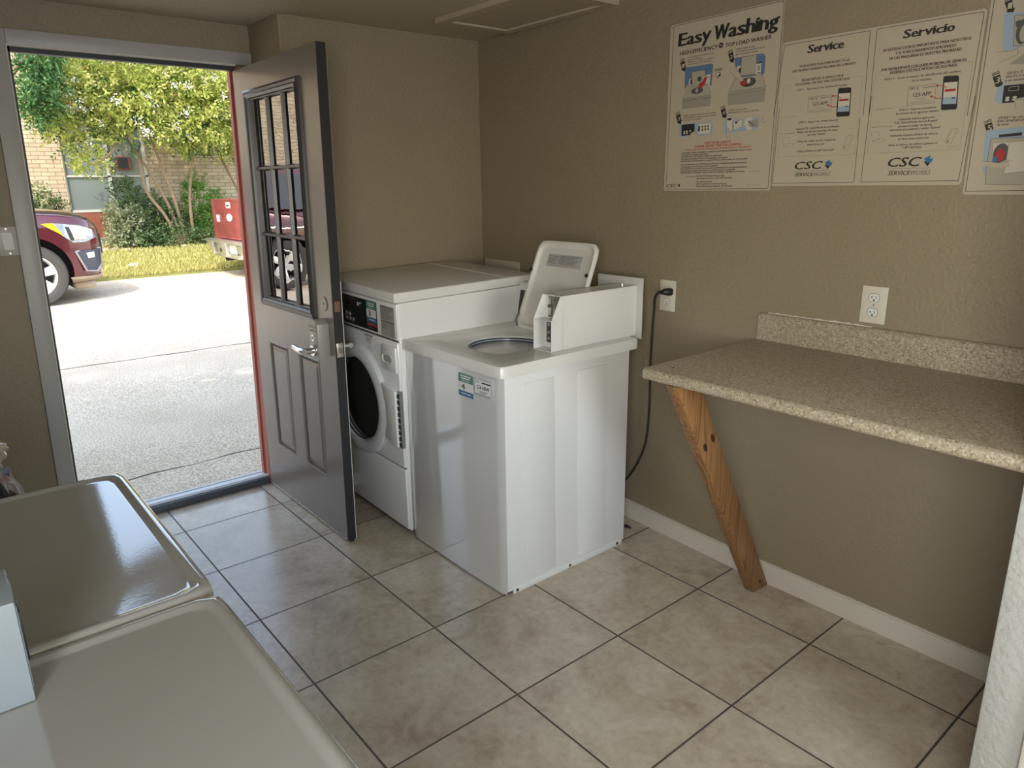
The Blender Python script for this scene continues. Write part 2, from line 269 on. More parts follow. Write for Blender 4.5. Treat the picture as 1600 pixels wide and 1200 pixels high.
SIGN_A=[['t','Easy',42.6,526.7,145.1,44.0,'s','k'],['t','Washing',207.6,524.4,258.6,46.8,'s','k'],['t','HIGH-EFFICIENCY',52.4,493.8,173.4,13.6,'b','k'],['o',239.8,502.7,11.3,8.5,'k'],['t','he',231.5,500.1,16.9,8.1,'i','c'],['t','TOP LOAD WASHER',260.1,493.1,187.0,12.8,'b','k'],['p',[[52.0,477.5],[72.3,483.8],[73.1,482.0],[52.7,475.7]],'k'],['p',[[53.2,473.0],[73.8,479.4],[74.6,477.1],[54.0,470.7]],'k'],['p',[[54.8,468.1],[75.4,474.5],[81.5,450.9],[85.4,451.4],[79.6,434.6],[60.5,443.5],[64.9,444.8]],'k'],['t','1',65.0,449.9,10.4,13.5,'b','c'],['p',[[271.0,477.4],[290.0,483.3],[290.7,481.6],[271.7,475.7]],'k'],['p',[[272.2,473.2],[291.5,479.0],[292.2,476.9],[272.9,471.0]],'k'],['p',[[273.7,468.5],[293.0,474.4],[299.1,452.1],[302.7,452.6],[297.6,436.8],[279.4,445.3],[283.5,446.5]],'k'],['t','2',283.6,451.3,9.8,13.1,'b','c'],['p',[[42.4,288.2],[63.7,295.3],[64.4,293.5],[43.1,286.4]],'k'],['p',[[43.6,283.8],[65.2,290.9],[66.0,288.8],[44.4,281.6]],'k'],['p',[[45.2,279.0],[66.8,286.2],[73.1,263.2],[77.1,263.8],[71.0,247.1],[51.0,255.1],[55.6,256.5]],'k'],['t','3',55.8,261.8,10.9,13.5,'b','c'],['p',[[253.3,291.8],[272.3,298.6],[273.0,296.9],[254.0,290.2]],'k'],['p',[[254.5,287.7],[273.8,294.5],[274.5,292.4],[255.2,285.6]],'k'],['p',[[256.0,283.2],[275.3,289.9],[281.3,268.2],[284.9,268.8],[279.7,253.0],[261.6,260.5],[265.7,261.9]],'k'],['t','4',265.8,266.8,9.8,12.8,'b','c'],['t','ADD manufacturer recommended',89.6,480.0,122.6,4.2,'i','k'],['t','amount of detergent',90.4,471.8,73.3,4.2,'i','k'],['t','AÑADA la cantidad de detergente',91.1,463.5,122.8,4.2,'i','k'],['t','recomendada por el fabricante',91.7,455.7,108.5,4.2,'i','k'],['t','LOAD clothes loosely',305.8,477.3,78.5,4.6,'i','k'],['t','COLOQUE las prendas de modo',305.2,468.8,118.8,4.6,'i','k'],['t','que no apriete la maquina',306.2,460.3,90.5,4.6,'i','k'],['p',[[80.2,447.9],[202.4,447.0],[210.0,443.0],[207.8,374.1],[199.4,370.5],[192.5,382.0],[93.4,384.3],[82.1,371.8]],'bl'],['p',[[113.9,429.0],[175.0,429.4],[178.3,376.7],[117.7,378.8]],'g1'],['l',[[113.9,429.0],[175.0,429.4],[178.3,376.7],[117.7,378.8],[113.9,429.0]],0.8,'k'],['p',[[102.3,405.7],[115.3,406.3],[116.2,385.6],[101.0,385.4]],'w'],['p',[[108.5,404.0],[115.5,404.5],[116.4,386.7],[109.5,386.2]],'k'],['p',[[169.4,410.3],[201.3,412.6],[199.3,371.6],[169.7,374.2]],'w'],['l',[[170.9,409.1],[185.9,406.6]],2,'k'],['l',[[175.1,380.3],[188.4,379.1]],2,'k'],['p',[[96.9,379.5],[193.0,376.5],[208.2,339.2],[74.0,339.7]],'g1'],['l',[[96.9,379.5],[193.0,376.5],[208.2,339.2],[74.0,339.7],[96.9,379.5]],0.8,'k'],['o',142.6,361.1,28.6,11.2,'g3'],['o',141.0,362.3,6.7,7.8,'g1'],['o',150.9,401.2,10.5,8.9,'g3'],['p',[[74.1,338.6],[208.3,338.1],[208.9,331.5],[74.2,330.6]],'g2'],['p',[[74.2,330.6],[208.9,331.5],[207.3,302.0],[75.0,302.1]],'g2'],['l',[[74.2,330.6],[208.9,331.5]],1,'k'],['p',[[146.1,371.8],[152.3,385.6],[168.1,391.9],[172.9,403.4],[187.5,404.2],[180.5,385.3],[164.3,369.2],[155.5,367.7]],'r'],['l',[[185.0,400.1],[219.3,405.5]],1.4,'r'],['t','POD',221.0,417.3,29.8,9.7,'b','k'],['o',235.6,405.6,10.9,9.5,'k'],['o',234.7,406.1,8.0,7.4,'w'],['o',239.5,403.5,3.7,3.2,'k'],['p',[[303.0,451.9],[418.1,451.2],[429.4,441.9],[428.9,387.2],[418.1,380.1],[319.3,385.3],[307.0,411.7]],'bl'],['p',[[331.5,450.8],[393.7,451.0],[396.4,388.3],[333.7,390.2]],'g1'],['l',[[331.5,450.8],[393.7,451.0],[396.4,388.3],[333.7,390.2],[331.5,450.8]],1,'k'],['p',[[315.4,423.4],[330.3,423.9],[331.7,396.7],[316.7,397.1]],'w'],['p',[[322.9,416.4],[331.0,416.6],[331.3,400.9],[323.3,399.6]],'k'],['p',[[393.8,425.5],[414.5,425.3],[415.0,384.5],[395.5,384.3]],'w'],['l',[[396.6,423.1],[413.4,423.4]],4,'k'],['l',[[401.4,390.9],[413.1,390.8]],3,'k'],['p',[[400.1,414.6],[410.5,414.5],[410.9,399.2],[400.5,399.2]],'g2'],['p',[[311.0,386.1],[420.2,385.0],[438.8,343.4],[285.0,341.6]],'g1'],['l',[[311.0,386.1],[420.2,385.0],[438.8,343.4],[285.0,341.6],[311.0,386.1]],1,'k'],['o',365.7,366.3,32.0,15.1,'k'],['o',365.6,368.0,28.1,12.2,'g3'],['o',368.0,370.3,7.5,8.0,'w'],['p',[[335.9,369.0],[350.2,374.0],[359.2,364.9],[352.1,356.1],[339.7,358.2]],'r'],['p',[[288.2,434.7],[306.7,428.5],[347.5,374.3],[334.3,371.3],[280.6,414.4]],'c'],['l',[[301.2,429.1],[348.9,374.1]],0.8,'k'],['l',[[280.6,414.4],[335.9,369.0]],0.8,'k'],['p',[[283.8,339.6],[438.9,342.3],[440.1,332.0],[283.1,332.1]],'g2'],['l',[[283.1,332.1],[440.1,332.0]],1,'k'],['p',[[283.1,332.1],[440.1,332.0],[437.5,296.1],[286.7,296.4]],'g2'],['t','SELECT desired cycle and start machine',84.3,274.8,151.2,5.1,'i','k'],['t','SELECCIONE el ciclo de lavado deseado',84.1,266.4,153.8,5.1,'i','k'],['t','y encienda la maquina',84.7,258.5,82.7,5.1,'i','k'],['t','INSERT card or coin',291.5,276.5,75.7,5.1,'i','k'],['t','INTRODUZCA la tarjeta o monedas',291.7,268.1,125.7,5.1,'i','k'],['p',[[67.9,247.3],[216.9,246.7],[224.2,238.8],[224.0,206.3],[216.3,200.4],[73.7,200.2],[64.1,208.4]],'lb'],['p',[[76.2,245.5],[139.7,245.2],[141.6,205.0],[77.6,204.7]],'k'],['o',91.6,218.9,4.2,3.1,'w'],['o',103.8,219.6,4.2,3.1,'w'],['o',119.5,220.1,4.2,3.1,'w'],['o',91.1,212.4,4.2,3.1,'w'],['o',104.4,213.1,4.2,3.1,'w'],['p',[[158.8,242.3],[217.3,242.9],[211.5,205.6],[158.4,208.0]],'w'],['p',[[158.4,234.7],[166.2,234.8],[165.6,215.3],[157.8,215.5]],'k'],['o',176.7,231.3,4.1,3.0,'k'],['o',177.7,219.8,4.1,3.1,'k'],['o',190.1,231.8,4.0,3.0,'k'],['o',191.1,220.4,4.0,3.0,'k'],['o',203.4,232.3,4.0,3.0,'k'],['o',204.4,220.9,4.0,3.0,'k'],['l',[[173.9,224.3],[205.6,226.0]],1.2,'k'],['p',[[120.4,190.4],[122.0,211.0],[138.7,217.9],[153.6,204.4],[158.7,186.3]],'c'],['l',[[122.1,190.3],[125.6,209.5],[138.8,217.4],[153.6,204.4],[159.1,188.8]],0.6,'k'],['p',[[273.9,244.7],[413.6,248.6],[423.2,242.2],[422.1,211.4],[412.1,207.2],[282.9,202.3],[272.6,209.0]],'lb'],['p',[[283.8,257.6],[310.5,258.4],[313.9,209.5],[288.7,208.2]],'w'],['l',[[283.8,257.6],[310.5,258.4],[313.9,209.5],[288.7,208.2],[283.8,257.6]],0.8,'k'],['p',[[287.5,252.5],[306.4,253.3],[306.5,245.3],[288.9,245.1]],'k'],['p',[[315.8,237.5],[353.7,245.0],[353.3,219.7],[320.1,210.4]],'w'],['l',[[315.8,237.5],[353.7,245.0],[353.3,219.7],[320.1,210.4],[315.8,237.5]],0.7,'k'],['p',[[322.1,237.1],[334.3,238.9],[333.3,233.3],[323.5,232.2]],'k'],['p',[[362.8,245.7],[395.7,249.7],[397.1,207.9],[379.1,206.4],[361.8,226.5]],'w'],['p',[[375.8,237.7],[417.5,240.1],[420.1,216.3],[387.2,215.6]],'g2'],['l',[[379.1,235.2],[404.7,220.7]],2,'k'],['l',[[427.2,232.5],[440.4,245.8],[445.4,226.8],[430.4,229.9]],0.6,'k'],['p',[[290.6,188.4],[289.3,218.1],[298.9,217.6],[302.1,185.5]],'c'],['l',[[291.1,183.5],[289.9,218.0],[297.3,217.7],[302.3,183.0]],0.6,'k'],['t','FOR YOUR SAFETY',192.0,167.8,119.0,8.5,'b','r'],['t','PLEASE AVOID THE FOLLOWING',149.3,157.4,205.7,8.6,'b','r'],['t','POR SU PROPIA SEGURIDAD,POR FAVOR EVITE LO SIGUIENTE',101.2,148.2,297.6,5.6,'b','r'],['t','LAUNDERING ITEMS CONTAINING COOKING OIL,FLAMMABLES,GASOLINE OR ANY OTHER',82.5,138.1,318.9,4.8,'b','k'],['t','FLAMMABLE MATERIALS OR FUMES.',82.5,130.6,130.3,4.9,'b','k'],['t','REACHING INTO THE WASHER WHILE IT IS OPERATING.',82.4,123.3,193.6,4.9,'b','k'],['t','ALLOWING CHILDREN TO PLAY IN OR AROUND THE WASHER.',82.4,115.3,218.5,4.9,'b','k'],['t','OVERLOADING THE WASHER MAY DAMAGE YOUR CLOTHES AS WELL AS THE MACHINE.',82.4,107.6,305.3,4.8,'b','k'],['t','NO LAVE PRENDAS QUE CONTENGAN ACEITE DE COCINA,GOMA,ESPUMA,GASOLINA',83.5,94.9,300.9,4.9,'b','k'],['t','O CUALQUIER OTRO MATERIAL TOXICO FLAMABLE.',82.7,86.6,177.2,4.9,'b','k'],['t','NO INTRODUZCA LAS MANOS EN LA LAVADORA MIENTRAS ESTE EN FUNCIONAMIENTO.',82.6,79.5,306.4,4.9,'b','k'],['t','NO DEJE QUE LOS NIÑOS JUEGUEN EN O ALREDEDOR DE LA LAVADORA.',82.5,71.6,256.1,4.9,'b','k'],['t','SOBRECARGAR LA LAVADORA PODRIA DAÑAR SUS PRENDAS Y TAMBIEN LA LAVADORA.',82.4,64.5,297.4,4.9,'b','k'],['t','For service:',114.9,50.8,41.4,4.5,'r','k'],['t','use the CSC Service Request App',162.2,51.6,128.3,5.7,'b','k'],['t','visit www.cscsw.com or call 1-877-264-6622',161.9,43.1,163.8,5.6,'b','k'],['t','Para solicitar servicio:',161.7,30.6,75.5,5.7,'b','k'],['t','utilice la aplicación CSC Service Request',162.4,22.5,142.8,5.7,'b','k'],['t','visite www.cscsw.com o llame al 1-877-264-6622',162.5,14.0,167.0,5.7,'b','k'],['t','CSC',13.1,13.5,51.7,12.2,'bi','k'],['p',[[69.9,22.6],[83.1,25.3],[80.5,12.4]],'k'],['t','ServiceWorks',15.1,2.9,66.2,5.4,'i','g'],['t','Download Now',396.3,65.4,45.7,3.4,'r','g'],['t','CSC ServiceRequest',391.1,17.8,57.6,3.4,'r','g'],['l',[[12.0,34.0],[16.9,597.0],[21.4,600.9],[480.0,601.7],[485.6,596.9],[479.5,9.9],[475.7,7.1],[86.9,5.0]],1.6,'k']]
SIGN_B=[['t','Service',91.1,414.7,117.1,24.3,'s','k'],['t','Servicio',387.3,415.1,135.3,22.4,'s','k'],['t','YOUR SATISFACTION IS IMPORTANT TO US',66.7,374.1,165.4,7.1,'b','k'],['t','AND PROPERLY WORKING MACHINES ARE A PRIORITY',43.5,362.0,210.6,7.1,'b','k'],['t','PLEASE REPORT A SERVICE ISSUE',80.3,330.8,138.8,7.1,'b','k'],['t','FOLLOWING THE EASY TWO-STEP METHOD',58.6,319.3,181.5,7.1,'b','k'],['t','STEP 1 - Take note of the machine ID number',65.8,302.8,168.2,6.3,'r','k'],['l',[[109.5,279.1],[187.4,280.7],[188.3,232.8],[109.8,232.2],[109.5,279.1]],0.7,'k'],['t','CIRC #',112.7,271.6,26.0,5.6,'i','k'],['l',[[151.3,274.3],[184.7,274.3]],2.2,'g'],['t','123-APP',126.0,252.7,50.1,9.8,'r','k'],['l',[[125.9,248.4],[162.3,248.7]],0.5,'g'],['l',[[137.1,243.9],[162.8,243.9]],0.8,'g'],['l',[[116.2,239.2],[179.6,238.9]],0.8,'g'],['l',[[116.6,235.9],[186.8,235.6]],0.5,'g'],['p',[[209.1,297.7],[244.6,296.2],[248.3,292.8],[252.1,215.0],[249.2,211.1],[211.2,211.9],[208.0,216.3],[206.1,295.0]],'k'],['p',[[209.9,281.2],[246.1,280.4],[247.7,243.0],[210.8,244.1]],'w'],['p',[[210.8,244.1],[247.7,243.0],[248.6,225.6],[211.0,226.8]],'lb'],['p',[[213.0,264.5],[243.0,263.9],[243.1,257.7],[213.3,257.7]],'r'],['p',[[234.5,242.1],[244.0,242.3],[243.9,239.3],[234.4,239.0]],'k'],['l',[[218.1,268.2],[205.0,274.9],[189.1,276.0]],2,'r'],['p',[[187.8,277.1],[194.3,279.6],[193.1,270.4]],'r'],['l',[[207.6,242.9],[192.8,243.5],[178.3,249.9]],2,'r'],['p',[[172.5,250.4],[179.8,252.9],[180.0,245.2]],'r'],['l',[[420.2,278.6],[495.1,280.3],[497.7,229.2],[422.2,228.4],[420.2,278.6]],0.7,'k'],['t','CIRC #',423.6,270.6,25.0,5.9,'i','k'],['l',[[460.7,273.4],[492.8,273.5]],2.2,'g'],['t','123-APP',437.1,250.4,48.2,10.4,'r','k'],['l',[[437.2,245.7],[472.1,246.2]],0.5,'g'],['l',[[448.1,240.9],[472.8,241.0]],0.8,'g'],['l',[[428.2,235.9],[489.1,235.7]],0.8,'g'],['l',[[428.6,232.4],[496.2,232.2]],0.5,'g'],['p',[[515.3,298.4],[549.4,296.7],[553.1,293.1],[559.5,210.3],[556.9,206.2],[520.4,206.9],[517.2,211.6],[512.5,295.4]],'k'],['p',[[516.7,280.8],[551.4,280.0],[554.2,240.2],[518.9,241.2]],'w'],['p',[[518.9,241.2],[554.2,240.2],[555.8,221.5],[519.7,222.9]],'lb'],['p',[[520.2,263.0],[549.0,262.3],[549.3,255.8],[520.8,255.7]],'r'],['p',[[541.7,239.1],[550.8,239.4],[550.8,236.1],[541.7,235.9]],'k'],['l',[[525.0,266.9],[512.2,274.1],[496.9,275.2]],2,'r'],['p',[[495.6,276.5],[501.8,279.1],[501.0,269.3]],'r'],['l',[[515.8,240.0],[501.6,240.6],[487.5,247.4]],2,'r'],['p',[[481.9,247.9],[488.8,250.6],[489.3,242.4]],'r'],['t','STEP 2 - Report the service issue by:',81.9,200.4,134.9,6.3,'r','k'],['t','Using the CSC ServiceWorks Service Request',74.2,180.6,148.4,6.4,'r','k'],['t','Simply scan the barcode,select the issue,',79.4,170.4,139.4,6.4,'r','k'],['t','and click "Submit"',117.8,160.1,61.3,6.4,'r','k'],['t','Using our online service request at',83.0,140.6,131.3,6.4,'r','k'],['t','www.cscsw.com',118.2,129.2,60.0,6.4,'r','k'],['t','Calling toll free at 1-877-264-6622',83.6,109.2,129.0,6.4,'r','k'],['t','Download Now',23.1,222.5,49.1,3.7,'r','g'],['t','CSC ServiceRequest',22.6,169.8,50.0,3.7,'r','g'],['l',[[27.3,158.1],[49.5,159.0],[55.2,138.2],[33.6,131.9],[27.3,158.1]],0.7,'g'],['l',[[33.6,131.9],[57.4,139.1],[75.0,136.2],[56.4,126.8],[36.1,129.8],[33.6,131.9]],0.7,'g'],['l',[[237.8,117.8],[253.3,152.8],[269.5,153.8],[274.0,149.7],[257.0,113.1],[244.7,112.1],[237.8,117.8]],0.8,'g'],['l',[[245.0,127.2],[255.7,149.8],[268.8,151.0],[258.7,124.6],[245.0,127.2]],0.5,'g'],['o',246.0,119.0,2.9,2.7,'g'],['l',[[540.4,119.8],[553.0,154.1],[567.3,155.0],[571.4,151.1],[557.5,115.2],[546.7,114.2],[540.4,119.8]],0.8,'g'],['l',[[546.5,129.0],[555.2,151.1],[566.8,152.3],[558.7,126.5],[546.5,129.0]],0.5,'g'],['o',547.6,121.0,2.8,2.9,'g'],['l',[[48.6,325.6],[16.4,323.5],[16.7,82.5]],0.6,'g'],['l',[[13.3,97.3],[281.6,94.7],[282.5,229.5]],0.6,'g'],['l',[[249.9,324.8],[279.9,325.5],[281.5,229.1]],0.6,'g'],['t','CSC',82.6,54.1,96.5,24.9,'bi','k'],['p',[[186.0,66.0],[200.4,66.4],[205.0,63.9],[198.4,52.5]],'k'],['p',[[186.0,74.0],[204.1,81.4],[203.9,63.9],[196.6,62.1]],'db'],['p',[[204.1,71.9],[212.9,75.6],[207.4,61.8],[202.9,63.9]],'db'],['l',[[82.0,48.5],[205.7,48.9]],1.0,'g'],['t','SERVICE',84.9,31.6,66.3,11.5,'i','k'],['t','WORKS',152.7,31.3,56.0,12.1,'i','g'],['t','CSC',388.5,54.2,95.0,27.1,'bi','k'],['p',[[489.9,67.1],[504.0,67.6],[508.6,64.8],[502.5,52.5]],'k'],['p',[[489.6,75.8],[507.1,83.8],[507.6,64.9],[500.4,62.9]],'db'],['p',[[507.4,73.5],[515.9,77.5],[511.0,62.6],[506.5,64.9]],'db'],['l',[[388.1,48.1],[509.8,48.6]],1.0,'g'],['t','SERVICE',391.6,29.7,65.3,12.6,'i','k'],['t','WORKS',458.3,29.5,55.0,13.2,'i','g'],['l',[[-12.5,230.5],[7.5,446.8],[10.4,449.5],[262.5,451.4]],1.4,'k'],['l',[[285.9,201.1],[289.3,14.0],[286.7,10.1],[2.7,9.6],[2.7,22.5],[5.9,210.9],[7.2,251.7]],1.4,'k'],['l',[[262.5,451.4],[285.9,451.3],[288.0,447.6],[295.1,209.8]],1.4,'k'],['l',[[312.3,208.5],[307.9,450.4],[310.2,452.4],[589.6,451.8],[593.0,449.1],[588.6,187.9]],1.4,'k'],['l',[[601.3,237.2],[591.0,13.9],[588.9,11.4],[312.8,10.5],[310.9,12.8],[313.6,263.8]],1.4,'k'],['t','SU SATISFACCION ES IMPORTANTE PARA NOSOTROS',333.6,385.8,236.7,7.8,'b','k'],['t','Y EL FUNCIONAMIENTO APROPIADO',371.0,373.0,163.3,7.9,'b','k'],['t','DE LAS MAQUINAS ES NUESTRA PRIORIDAD',354.7,360.7,195.3,7.9,'b','k'],['t','POR FAVOR,REPORTE CUALQUIER PROBLEMA DEL SERVICIO,',335.9,331.2,231.3,7.9,'b','k'],['t','SIGUIENDO ESTE FACIL METODO DE DOS PASOS',361.7,320.6,182.2,7.9,'b','k'],['t','PASO 1 - Anote el número de identificación (ID number)',348.4,304.3,208.5,6.1,'r','k'],['t','de la máquina',427.9,292.6,52.3,6.1,'r','k'],['t','PASO 2 - Reporte el problema',402.4,213.9,101.9,5.8,'r','k'],['t','de servicio de la siguiente manera:',394.0,204.0,119.0,5.8,'r','k'],['t','Utilizando nuestra aplicación',403.7,187.3,100.3,5.9,'r','k'],['t','"CSC ServiceWorks Service Request"',391.9,177.9,123.4,5.9,'r','k'],['t','escanea el codigo de barras,',404.1,167.5,96.4,5.9,'r','k'],['t','seleccione el problema y enviar "Submit"',380.7,158.3,143.9,5.9,'r','k'],['t','Utilizando nuestra solicitud de servicio',385.0,141.9,133.9,5.9,'r','k'],['t','en línea www.cscsw.com',408.8,131.4,86.6,5.9,'r','k'],['t','Llame al número de teléfono gratuito al',382.5,115.2,137.6,5.9,'r','k'],['t','1-877-264-6622',425.7,105.9,53.4,6.0,'r','k'],['t','Descargala Gratis!',331.1,222.3,48.7,3.9,'r','g'],['t','Aplicación CSC Service',324.6,171.4,62.3,3.9,'r','g'],['l',[[326.2,158.0],[349.2,158.2],[354.3,135.7],[333.4,131.3],[326.2,158.0]],0.7,'g'],['l',[[333.4,131.3],[356.1,138.9],[374.2,136.4],[360.0,125.7],[335.8,130.1],[333.4,131.3]],0.7,'g'],['l',[[334.7,327.0],[319.7,325.6],[313.6,208.4]],0.6,'g'],['l',[[570.8,328.1],[583.6,327.1],[582.1,188.4]],0.6,'g'],['l',[[320.4,263.2],[320.9,96.6],[582.6,96.8],[582.4,238.9]],0.6,'g'],['l',[[548.8,102.3],[574.9,103.8],[574.3,108.3],[549.1,107.0]],0.6,'g']]
SIGN_C=[['l',[[7.0,512.0],[7.0,9.0],[183.0,12.0]],1.6,'k'],['p',[[29.0,501.0],[46.0,506.0],[46.0,505.0],[30.0,500.0]],'k'],['p',[[31.0,497.0],[47.0,502.0],[48.0,500.0],[32.0,495.0]],'k'],['p',[[32.0,493.0],[49.0,498.0],[55.0,476.0],[59.0,476.0],[55.0,461.0],[39.0,470.0],[42.0,471.0]],'k'],['t','1',42.0,475.5,9.0,15.0,'b','c'],['p',[[28.0,318.0],[45.0,324.0],[46.0,322.0],[29.0,316.0]],'k'],['p',[[29.0,314.0],[47.0,320.0],[48.0,318.0],[30.0,312.0]],'k'],['p',[[31.0,309.0],[48.0,315.0],[55.0,294.0],[59.0,294.0],[55.0,279.0],[37.0,287.0],[41.0,288.0]],'k'],['t','3',41.0,292.5,9.0,16.0,'b','c'],['p',[[26.0,195.0],[44.0,202.0],[45.0,200.0],[27.0,193.0]],'k'],['p',[[28.0,191.0],[45.0,198.0],[46.0,196.0],[28.0,189.0]],'k'],['p',[[29.0,187.0],[47.0,193.0],[54.0,172.0],[57.0,172.0],[53.0,157.0],[36.0,164.0],[39.0,166.0]],'k'],['t','5',39.0,170.5,10.0,15.5,'b','c'],['p',[[35.0,463.0],[47.0,467.0],[99.0,460.0],[114.0,368.0],[46.0,373.0]],'lb'],['p',[[61.0,457.0],[100.0,454.0],[112.0,378.0],[69.0,382.0]],'g1'],['l',[[100.0,454.0],[61.0,457.0],[69.0,382.0],[112.0,378.0]],0.8,'k'],['o',86.0,415.0,16.0,31.0,'g3'],['o',90.0,411.0,11.0,22.0,'g1'],['p',[[65.0,442.0],[77.0,444.0],[77.0,429.0],[68.0,428.0]],'g3'],['p',[[32.0,372.0],[69.0,370.0],[79.0,376.0],[111.0,386.0],[119.0,333.0],[66.0,335.0],[40.0,343.0]],'c'],['l',[[32.0,372.0],[69.0,370.0],[79.0,376.0],[84.0,360.0],[42.0,344.0]],0.7,'k'],['p',[[66.0,337.0],[113.0,372.0],[119.0,333.0]],'g2'],['t','SELECT desired cycle',64.0,312.5,102.0,6.0,'bi','k'],['t','SELECCIONE el ciclo',63.0,304.0,104.0,5.5,'bi','k'],['t','y en encienda la maquina',63.0,294.5,91.0,6.0,'bi','k'],['p',[[47.0,282.0],[58.0,287.0],[126.0,286.0],[134.0,238.0],[54.0,240.0],[45.0,248.0]],'lb'],['p',[[62.0,285.0],[127.0,284.0],[133.0,240.0],[64.0,240.0]],'k'],['l',[[75.0,279.0],[97.0,280.0],[98.0,270.0],[75.0,270.0],[75.0,279.0]],0.7,'w'],['o',75.0,253.0,5.0,3.0,'w'],['o',92.0,253.0,5.0,3.0,'w'],['o',75.0,247.0,5.0,3.0,'w'],['o',92.0,247.0,6.0,3.0,'w'],['p',[[97.0,221.0],[91.0,248.0],[131.0,253.0],[137.0,217.0]],'c'],['l',[[100.0,222.0],[93.0,246.0],[108.0,247.0],[135.0,228.0]],0.6,'k'],['t','START by closing door',60.0,199.5,101.0,6.0,'bi','k'],['t','ENCIENDIDO cerrando',60.0,191.0,103.0,6.0,'bi','k'],['t','de secar',60.0,182.5,29.0,6.0,'bi','k'],['p',[[34.0,167.0],[43.0,173.0],[143.0,176.0],[162.0,55.0],[51.0,50.0],[43.0,62.0]],'lb'],['p',[[69.0,159.0],[123.0,162.0],[123.0,154.0],[70.0,152.0]],'k'],['p',[[51.0,149.0],[147.0,148.0],[166.0,29.0],[54.0,28.0],[51.0,64.0]],'g1'],['l',[[147.0,150.0],[51.0,150.0],[51.0,64.0],[54.0,28.0],[145.0,27.0]],0.9,'k'],['p',[[59.0,136.0],[96.0,138.0],[101.0,78.0],[64.0,74.0]],'w'],['o',81.0,109.0,19.0,27.0,'g3'],['o',79.0,105.0,12.0,17.0,'r'],['p',[[62.0,101.0],[74.0,103.0],[74.0,85.0],[63.0,85.0]],'db'],['p',[[96.0,136.0],[149.0,140.0],[161.0,63.0],[96.0,56.0]],'w'],['l',[[96.0,136.0],[96.0,56.0],[161.0,63.0]],0.7,'k'],['p',[[37.0,91.0],[80.0,85.0],[102.0,95.0],[106.0,73.0],[70.0,72.0],[41.0,79.0]],'c'],['l',[[37.0,91.0],[80.0,85.0],[111.0,90.0]],0.7,'k']]
# ================================================================ the room
ZC = 2.238; XD = -.445; XB = -.10
def wall_y(x): return -.012 if x > 1.70 else -.012 + (1.70-x)*.0539
LEAN = .025                                   # the door wall's frame leans a touch
# floor: square tiles with dark grout
def tile_material():
    m = bpy.data.materials.new('stone_floor_tiles'); m.use_nodes = True; t = m.node_tree; p = t.nodes['Principled BSDF']; L = t.links.new
    tc = N(t, 'ShaderNodeTexCoord'); sp = N(t, 'ShaderNodeSeparateXYZ'); L(tc.outputs['Object'], sp.inputs[0])
    S = .4572
    ux = math_node(t, 'DIVIDE', math_node(t, 'SUBTRACT', sp.outputs[0], -.1566), S); uy = math_node(t, 'DIVIDE', math_node(t, 'SUBTRACT', sp.outputs[1], -1.6306), S)
    fx = math_node(t, 'FRACT', ux); fy = math_node(t, 'FRACT', uy)
    ex = math_node(t, 'ABSOLUTE', math_node(t, 'SUBTRACT', fx, .5)); ey = math_node(t, 'ABSOLUTE', math_node(t, 'SUBTRACT', fy, .5))
    mx = math_node(t, 'MAXIMUM', ex, ey)
    gr = math_node(t, 'GREATER_THAN', mx, .5-.0072)
    cb = N(t, 'ShaderNodeCombineXYZ'); L(math_node(t, 'FLOOR', ux), cb.inputs[0]); L(math_node(t, 'FLOOR', uy), cb.inputs[1])
    wn = N(t, 'ShaderNodeTexWhiteNoise'); L(cb.outputs[0], wn.inputs['Vector'])
    va = N(t, 'ShaderNodeVectorMath', operation='ADD'); vs = N(t, 'ShaderNodeVectorMath', operation='SCALE'); L(wn.outputs['Color'], vs.inputs[0]); vs.inputs['Scale'].default_value = 13
    L(tc.outputs['Object'], va.inputs[0]); L(vs.outputs[0], va.inputs[1])
    n1 = N(t, 'ShaderNodeTexNoise'); n1.inputs['Scale'].default_value = 4.2; n1.inputs['Detail'].default_value = 12; n1.inputs['Roughness'].default_value = .68; n1.inputs['Distortion'].default_value = .5; L(va.outputs[0], n1.inputs['Vector'])
    n2 = N(t, 'ShaderNodeTexNoise'); n2.inputs['Scale'].default_value = 38; n2.inputs['Detail'].default_value = 6; L(va.outputs[0], n2.inputs['Vector'])
    c1 = ramp(t, n1.outputs[0], [(.26, (.36, .28, .195, 1)), (.44, (.52, .44, .335, 1)), (.60, (.62, .545, .43, 1)), (.8, (.72, .65, .54, 1))])
    mm = N(t, 'ShaderNodeMix', data_type='RGBA', blend_type='MULTIPLY'); mm.inputs[0].default_value = .5
    L(c1, mm.inputs[6]); L(ramp(t, n2.outputs[0], [(.3, (.72, .70, .66, 1)), (.62, (1, 1, 1, 1))]), mm.inputs[7])
    gx = N(t, 'ShaderNodeMix', data_type='RGBA'); L(gr, gx.inputs[0]); L(mm.outputs[2], gx.inputs[6]); gx.inputs[7].default_value = (.075, .062, .052, 1)
    L(gx.outputs[2], p.inputs['Base Color'])
    L(math_node(t, 'ADD', math_node(t, 'MULTIPLY', gr, .45), math_node(t, 'ADD', .14, math_node(t, 'MULTIPLY', n2.outputs[0], .18))), p.inputs['Roughness'])
    hb = math_node(t, 'SUBTRACT', math_node(t, 'MULTIPLY', n1.outputs[0], .5), math_node(t, 'MULTIPLY', gr, .8))
    b = N(t, 'ShaderNodeBump'); b.inputs['Strength'].default_value = .35; b.inputs['Distance'].default_value = .003; L(hb, b.inputs['Height']); L(b.outputs[0], p.inputs['Normal'])
    p.inputs['Specular IOR Level'].default_value = .7
    return m
TILE = tile_material()
bm = BM(); box(bm, (XD-.06, -2.9, -.06), (5.0, .2, 0)); struct('floor', bm, TILE)
bm = BM(); box(bm, (XD-.15, -2.98, ZC), (5.12, .25, ZC+.12)); struct('ceiling', bm, CEIL)
